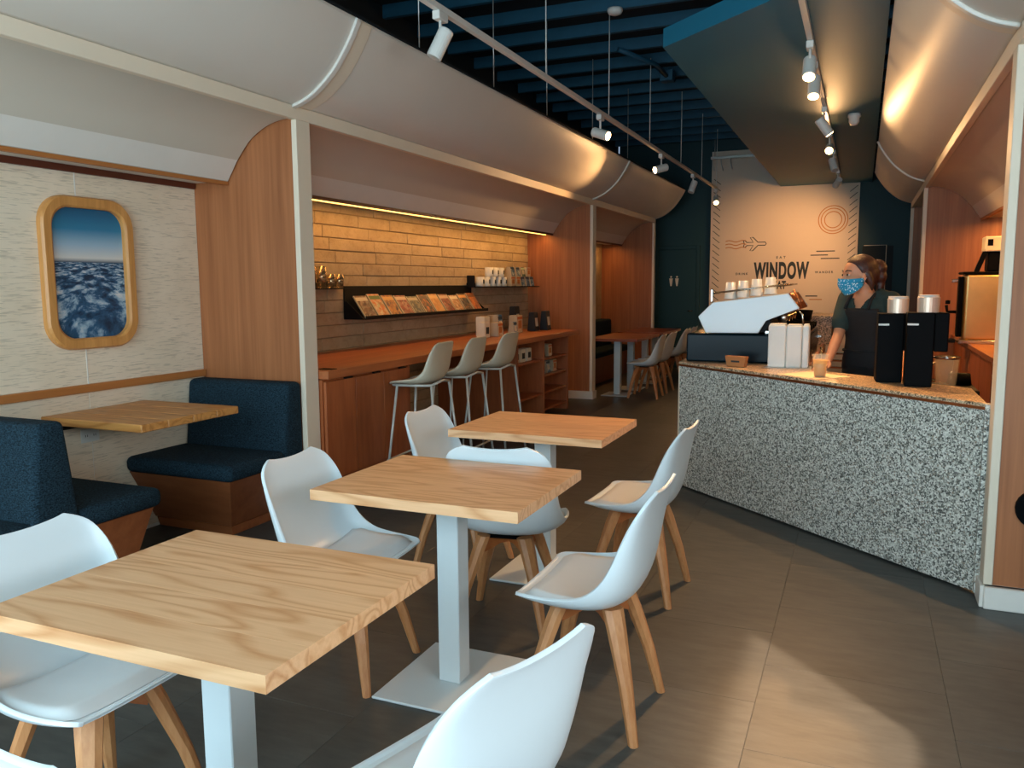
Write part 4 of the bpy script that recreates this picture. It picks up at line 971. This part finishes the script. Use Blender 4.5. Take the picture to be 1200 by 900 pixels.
# apron: front bib wrapped round the torso, straps
def wrap(z0,z1,a0,a1,off,name,mat,n=18,m=12):
    rows = []
    Q = catmull([tuple(c)+(w,d) for c,w,d in torso],60)
    for i in range(m+1):
        z = z0+(z1-z0)*i/m
        q = min(Q,key=lambda t: abs(t[2]-z)); f = i/m; A0 = a0[0]+(a1[0]-a0[0])*f; A1 = a0[1]+(a1[1]-a0[1])*f; row = []
        for k in range(n+1):
            a = math.radians(A0+(A1-A0)*k/n); row.append(Vector((q[0],q[1],z))+R2*(q[3]+off)*math.copysign(abs(math.cos(a))**0.85,math.cos(a))+F2*(q[4]+off)*math.copysign(abs(math.sin(a))**0.85,math.sin(a)))
        rows.append(row)
    o = link(name,grid_mesh(rows),mat,pe); solid(o,0.005,1.0); return o
wrap(0.88,1.275,(-20,200),(42,138),0.024,'apron','apron')
bm = bmesh.new(); 
for (za,wa,da),(zb,wb_,db) in zip(((0.90,0.205,0.155),(0.70,0.215,0.16),(0.52,0.22,0.165)),((0.70,0.215,0.16),(0.52,0.22,0.165),(0.50,0.22,0.165))): pass
bm.free()
rows = [[W(0.078,5.72,z)+R2*(0.19+dz)*math.cos(math.radians(a))+F2*(0.145+dz)*math.sin(math.radians(a)) for a in range(10,171,10)] for z,dz in ((0.46,0.03),(0.6,0.02),(0.75,0.01),(0.905,-0.004))]
o = link('apron_skirt',grid_mesh(rows),'apron',pe); solid(o,0.005,1.0)
for s in (1,-1):
    q = torso[4][0]+R2*0.085*s; tube('apron_strap',[q+F2*0.118+Vector((0,0,0.0)),torso[5][0]+R2*0.082*s+F2*0.078+Vector((0,0,0.0)),torso[5][0]+R2*0.078*s+F2*0.01+Vector((0,0,0.052)),torso[5][0]+R2*0.03*s-F2*0.070+Vector((0,0,0.03))],0.010,'apron',pe)
tube('waist_tie',[torso[1][0]+R2*0.184*math.cos(a)+F2*0.137*math.sin(a)+Vector((0,0,0.05)) for a in [2*math.pi*k/28 for k in range(28)]],0.008,'apron',pe,6,True)
bm = bmesh.new(); add_loft(bm,[(W(0.075,5.72,0.95),0.168,0.122),(W(0.078,5.722,0.86),0.185,0.135),(W(0.08,5.725,0.76),0.178,0.128)],FB)
for dx,dy in ((-0.07,0.05),(0.07,-0.05)): add_chain(bm,[W(0.08+dx,5.725+dy,0.84),W(0.085+dx,5.71+dy,0.48),W(0.10+dx*1.1,5.76+dy,0.10)],[0.105,0.074,0.06],16)
remesh(bm,0.012,'trousers','trousers',pe,2)
for dx,dy in ((-0.077,0.05),(0.077,-0.05)):
    bm = bmesh.new(); add_chain(bm,[W(0.105+dx,5.775+dy,0.05),W(0.06+dx,5.72+dy,0.048),W(0.01+dx,5.65+dy,0.04)],[0.05,0.047,0.04],14); bmesh.ops.scale(bm,vec=(1,1,0.92),verts=bm.verts); link('shoe',fin(bm,True),'shoe',pe)
# mask
rows = []
for i in range(13):
    t = i/12; z = -0.010-0.108*t; row = []
    for j in range(21):
        a = math.radians(-100+200*j/20); v = abs(a)/math.radians(100)
        r = 0.086-0.012*t-0.016*max(0,t-0.6)*2.5; bulge = 0.032*math.exp(-(a/0.55)**2)*(1-0.9*abs(t-0.35))
        zz = z*(1-v*v*0.28)-0.012*(v*v) if t>0.3 else z-0.008*(1-math.exp(-(a/0.4)**2))
        if t>0.3: zz = z+ (t-0.3)*0.075*v**2
        x = 0.012+ (r+bulge)*math.cos(a)*1.02; y_ = 0.079*math.sin(a)*(1-0.14*t)
        row.append(H(x,y_,zz))
    rows.append(row)
ms = link('face_mask',grid_mesh(rows),'mask',pe); solid(ms,0.003,1.0)
for s in (1,-1): tube('ear_loop',[H(0.012,0.072*s,-0.030),H(-0.012,0.083*s,0.012),H(-0.022,0.082*s,-0.012),H(0.010,0.070*s,-0.062)],0.0018,'eye_white',ms,6)
# hair: cap, swept back sides, loose bun and tail
bm = bmesh.new()
add_ball(bm,H(-0.026,0,0.036),(0.100,0.086,0.092),HROT); add_ball(bm,H(-0.060,0,0.000),(0.070,0.080,0.085),HROT)
add_ball(bm,H(-0.130,0.0,0.030),(0.052,0.060,0.056),HROT); add_ball(bm,H(-0.135,0.01,-0.02),(0.040,0.048,0.05),HROT)
add_chain(bm,[H(-0.12,-0.01,0.0),H(-0.135,0.012,-0.06),H(-0.115,0.03,-0.115)],[0.036,0.030,0.012])
add_chain(bm,[H(-0.03,0.07,0.0),H(-0.05,0.072,-0.06),H(-0.055,0.068,-0.10)],[0.022,0.018,0.006],10)
hair = remesh(bm,0.006,'hair','hair',pe,2)
inv = HROT.inverted()
def sstep(a,b,x): t = max(0.0,min(1.0,(x-a)/(b-a))); return t*t*(3-2*t)
for v in hair.data.vertices:
    q = inv@(v.co-HC)
    lim = 0.040-0.55*max(0,0.070-q.z) if q.z>0.0 else 0.0015
    zl = 0.078-0.35*max(0,abs(q.y)-0.03)
    w = sstep(lim-0.004,lim+0.012,q.x)*(1-sstep(zl-0.006,zl+0.006,q.z))
    if q.z<-0.045 and q.x>-0.035: w = max(w,sstep(-0.035,-0.02,q.x))
    v.co = v.co-HROT@Vector((q.x*0.30*w,q.y*0.25*w,(q.z-0.0)*0.10*w))

# ------------------------------------------------------------------ wall shelves and goods in the brick alcove
def cover(name, cols):
    m = NT(name); v = m.coord((1,1,1)); vo = m.n('ShaderNodeTexVoronoi'); m.l(v,vo.inputs['Vector']); vo.inputs['Scale'].default_value = 34.0
    f = m.noise(v,18,5,0.65,0.6); sp_ = m.n('ShaderNodeSeparateColor'); m.l(vo.outputs['Color'],sp_.inputs[0])
    a = m.ramp(sp_.outputs[0],[(i/len(cols),lin(c)) for i,c in enumerate(cols)])
    body = m.mix(0.6,a,m.ramp(f,[(0.36,lin(cols[1])),(0.5,lin(cols[0])),(0.64,lin(cols[-1]))]))
    tc = m.n('ShaderNodeTexCoord'); sx = m.n('ShaderNodeSeparateXYZ'); m.l(tc.outputs['Generated'],sx.inputs[0])
    band = m.ramp(sx.outputs[2],[(0.0,(0,0,0,1)),(0.76,(1,1,1,1)),(0.92,(0,0,0,1))]); band.node.color_ramp.interpolation = 'CONSTANT'
    edge = m.ramp(sx.outputs[1],[(0.0,(1,1,1,1)),(0.07,(0,0,0,1)),(0.95,(1,1,1,1))]); edge.node.color_ramp.interpolation = 'CONSTANT'
    c = m.mix(band,body,lin(cols[2])); m.col(m.mix(edge,c,lin('#B8A88E'))); return m.set(0.4)
COV = [cover('cover_%d'%k,c) for k,c in enumerate((['#3A2018','#6E4A38','#C9B9A4','#8A5A40'],['#C9562A','#D98A3A','#4C6B2A','#D9C7A0'],['#E08A2A','#2A1A24','#D9A25A','#4A2A3A'],['#B0381E','#2E2A26','#D9B9A0','#7A4A2E'],['#3A4A4E','#1E1E20','#B9A88C','#6A5A44'],['#2A1A12','#C96A2A','#5A3A2A','#1E1A18'],['#D98A3A','#C9A46A','#E0B070','#B07A40'],['#A03A1E','#5A2018','#C9A48A','#2A1A16'],['#D9A46A','#8A4A2E','#E8D9BE','#6A2E1E'],['#1E2228','#7A6A5A','#E0A05A','#3A3A40'],['#E07A2A','#C9926A','#8A5A3A','#5A4A44']))]
mr = empty('magazine_rack',(XK+0.01,7.0,1.16)); tag(mr,'long black metal magazine rack on the brick wall','rack')
def mpart(n,x0,x1,y0,y1,z0,z1,par=mr,bev=0.002): return box(n,x0,x1,y0-7.0,y1-7.0,z0,z1,'black_metal',par,bev)
mpart('back_plate',0.0,0.012,5.66,8.05,0.0,0.275)
prism('side_plate',[(0.012,0.0),(0.20,0.0),(0.03,0.15),(0.012,0.15)],-1.34,-1.332,'black_metal',mr,'Y'); prism('side_plate',[(0.012,0.0),(0.20,0.0),(0.03,0.15),(0.012,0.15)],1.046,1.05,'black_metal',mr,'Y')
mpart('ledge',0.012,0.215,5.668,8.045,0.0,0.008); mpart('front_lip',0.207,0.215,5.668,8.045,0.008,0.03)
ml = (['grey and brown cover','bright red and orange fruit cover','orange titled cover','red patterned cover','dark green and black cover','black and rust cover','plain amber cover','dark red striped cover','cream and brown portrait cover','charcoal cover with pale block','orange sunset cover'])
for k in range(11):
    y0 = 5.70+k*0.207; h = 0.215 if k in (0,1,2,6,10) else 0.195
    m_ = empty('magazine',(XK+0.205,y0,1.171)); m_.rotation_euler = (0,math.radians(-36),0)
    cvm = boxm(-0.010,0.0,0.0,0.185 if k not in (3,7) else 0.195,0.0,h+0.015*(k%2),0.001); cvm.materials.append(COV[k])
    bpy.data.objects.remove(m_)
    m_ = link('magazine',cvm,None,None,(XK+0.200,y0,1.175)); m_.rotation_euler = (0,math.radians(-34),0)
    tag(m_,'magazine with '+ml[k]+' leaning in the black rack','magazine','magazines in the wall rack')
for (y0,y1,lb) in ((4.62,5.60,'narrow black shelf of drinking glasses on the brick wall'),(7.95,9.62,'narrow black shelf of coffee bags on the brick wall')):
    s = empty('wall_shelf',(XK+0.01,(y0+y1)/2,1.41)); tag(s,lb,'shelf'); h = (y1-y0)/2
    box('board',0.0,0.20,-h,h,0.0,0.010,'black_metal',s,0.001); box('back_edge',0.0,0.006,-h,h,0.010,0.05,'black_metal',s,0.001)
    if y0>7: box('end_plate',0.006,0.10,-h,-h+0.008,0.010,0.13,'black_metal',s,0.001)
gm = NT('glint_glass'); gm.col(lin('#D9C3A0')); gm.set(0.12,metal=0.85,Alpha=0.7); M['glass'] = gm.m  # clear glass with silver and amber reflections put into its colour
for k,(yy,h,r_) in enumerate(((4.70,0.165,0.042),(4.83,0.165,0.042),(4.96,0.165,0.042),(5.09,0.165,0.042),(5.22,0.165,0.042),(5.34,0.105,0.040),(5.45,0.105,0.040))):
    g = lathe('drinking_glass',[(0,0),(r_*0.85,0),(r_,h),(r_-0.004,h),(r_*0.8,0.01),(0,0.01)],'glass',n=18); g.location = (XK+0.12,yy,1.421)
    tag(g,'tall clear glass on the narrow black wall shelf' if h>0.15 else 'short clear glass beside the tall ones on the wall shelf','glass','tall shelf glasses' if h>0.15 else 'short shelf glasses')
M['bag_white'] = plain('bag_white','#E2D6BE',0.6); M['bag_blue'] = cover('bag_blue',['#1E4F72','#2A6F96','#16344C','#C9D9DC']); M['bag_green'] = cover('bag_green',['#2E6A3A','#1E4A5A','#C9D9B0','#16344C']); M['bag_tan'] = cover('bag_tan',['#D9C39A','#E8DCC0','#C96A2A','#D9C39A'])
M['bag_black'] = plain('bag_black','#101216',0.5); M['lab'] = plain('bag_label','#D9CDB4',0.6)
def carton(loc, w, d, h, mat, label, group, lab=True, rz=0):
    e = empty('coffee_bag',loc,rz); tag(e,label,'bag',group)
    bm = bmesh.new(); add_box(bm,-d/2,d/2,-w/2,w/2,0.0,h)
    tp = 0.55 if mat in ('bag_black','bag_blue','bag_green') else 0.98
    for v in bm.verts:
        if v.co.z>h*0.5: v.co.x *= tp
    bmesh.ops.bevel(bm,geom=list(bm.edges),offset=0.004,segments=2,affect='EDGES'); link('pack',fin(bm),mat,e)
    if lab:
        bm = bmesh.new(); x = lambda z: d/2*(1-(1-tp)*z/h)+0.0012
        vs = [bm.verts.new((x(z),y_,z)) for y_,z in ((-w*0.3,h*0.25),(w*0.3,h*0.25),(w*0.3,h*0.7),(-w*0.3,h*0.7))]; bm.faces.new(vs); link('front_label',fin(bm),'ink_orange' if mat=='bag_tan' else ('lab' if 'white' not in mat else 'ink'),e)
    return e
def mug(loc,label,group):
    e = empty('enamel_mug',loc); tag(e,label,'mug',group)
    lathe('vessel',[(0,0),(0.045,0),(0.048,0.008),(0.048,0.105),(0.044,0.105),(0.042,0.012),(0,0.012)],'mug',e,n=20)
    tube('handle',[(0.01,0.045,0.085),(0.01,0.08,0.08),(0.01,0.08,0.03),(0.01,0.045,0.025)],0.006,'mug',e)
    box('print',0.046,0.0495,-0.012,0.012,0.03,0.075,'ink',e)
for k in range(5): mug((XK+0.10,8.10+k*0.155,1.421),'white printed mug in the lower row on the wall shelf','lower row mugs')
for k in range(3): mug((XK+0.10,8.34+k*0.155,1.527),'white printed mug stacked on the upper row of the wall shelf','upper row mugs')
for k,(yy,mt) in enumerate(((8.92,'bag_tan'),(9.08,'bag_tan'),(9.24,'bag_blue'),(9.40,'bag_blue'),(9.54,'bag_blue'))):
    carton((XK+0.10,yy,1.421),0.13,0.10,0.115,mt,('cream coffee bag with orange print on the wall shelf','blue coffee bag in the lower row on the wall shelf')[k>1],('cream shelf bags','blue lower shelf bags')[k>1],k<2)
for k,(yy,mt,lb) in enumerate(((8.94,'bag_blue','blue coffee bag stacked above the cream bags'),(9.10,'bag_blue','blue coffee bag stacked above the cream bags'),(9.26,'bag_green','green and blue coffee bag on the upper row'),(9.42,'bag_tan','cream coffee bag at the end of the upper row'))):
    carton((XK+0.10,yy,1.5375),0.12,0.09,0.11,mt,lb,'upper shelf bags',mt!='bag_blue')
# goods on the reading bar
GB = [(-3.45,7.35,0.12,0.09,0.15,'bag_white','white carton at the front of the reading bar display'),(-3.55,7.55,0.13,0.10,0.20,'bag_white','tall white carton behind the front of the display'),(-3.42,7.60,0.13,0.09,0.14,'bag_tan','cream carton with orange label on the reading bar'),(-3.50,7.80,0.12,0.10,0.21,'bag_blue','tall blue bag among the reading bar goods'),(-3.62,7.95,0.12,0.10,0.20,'bag_tan','tall cream bag against the brick on the reading bar'),(-3.40,7.98,0.10,0.08,0.13,'bag_blue','short blue bag among the reading bar goods'),(-3.48,8.25,0.16,0.10,0.19,'bag_tan','wide cream box beside the black bags'),(-3.60,8.50,0.14,0.11,0.28,'bag_black','tallest black coffee bag with a cream label'),(-3.42,8.62,0.13,0.10,0.21,'bag_black','middle black coffee bag with a cream label'),(-3.36,8.85,0.13,0.10,0.22,'bag_black','black coffee bag at the end of the reading bar')]
for x,y_,w,d,h,mt,lb in GB: carton((x,y_,0.916),w,d,h,mt,lb,None)
for k,(yy,zz,mt,lb) in enumerate(((7.42,0.661,'bag_white','white jar box on the left open shelf'),(7.58,0.661,'bag_white','white jar box on the left open shelf'),(7.74,0.661,'bag_white','white jar box on the left open shelf'),(8.15,0.661,'bag_black','black bag on the top right open shelf'),(8.35,0.661,'bag_tan','cream bag on the top right open shelf'),(8.15,0.481,'bag_blue','blue bag on the second open shelf'),(8.32,0.481,'bag_blue','blue bag on the second open shelf'),(8.50,0.481,'bag_tan','cream bag on the second open shelf'))):
    carton((-3.16,yy,zz),0.12,0.09,0.13,mt,lb,'goods on the open shelves of the bar' if 'white' in mt or mt=='bag_blue' else None)
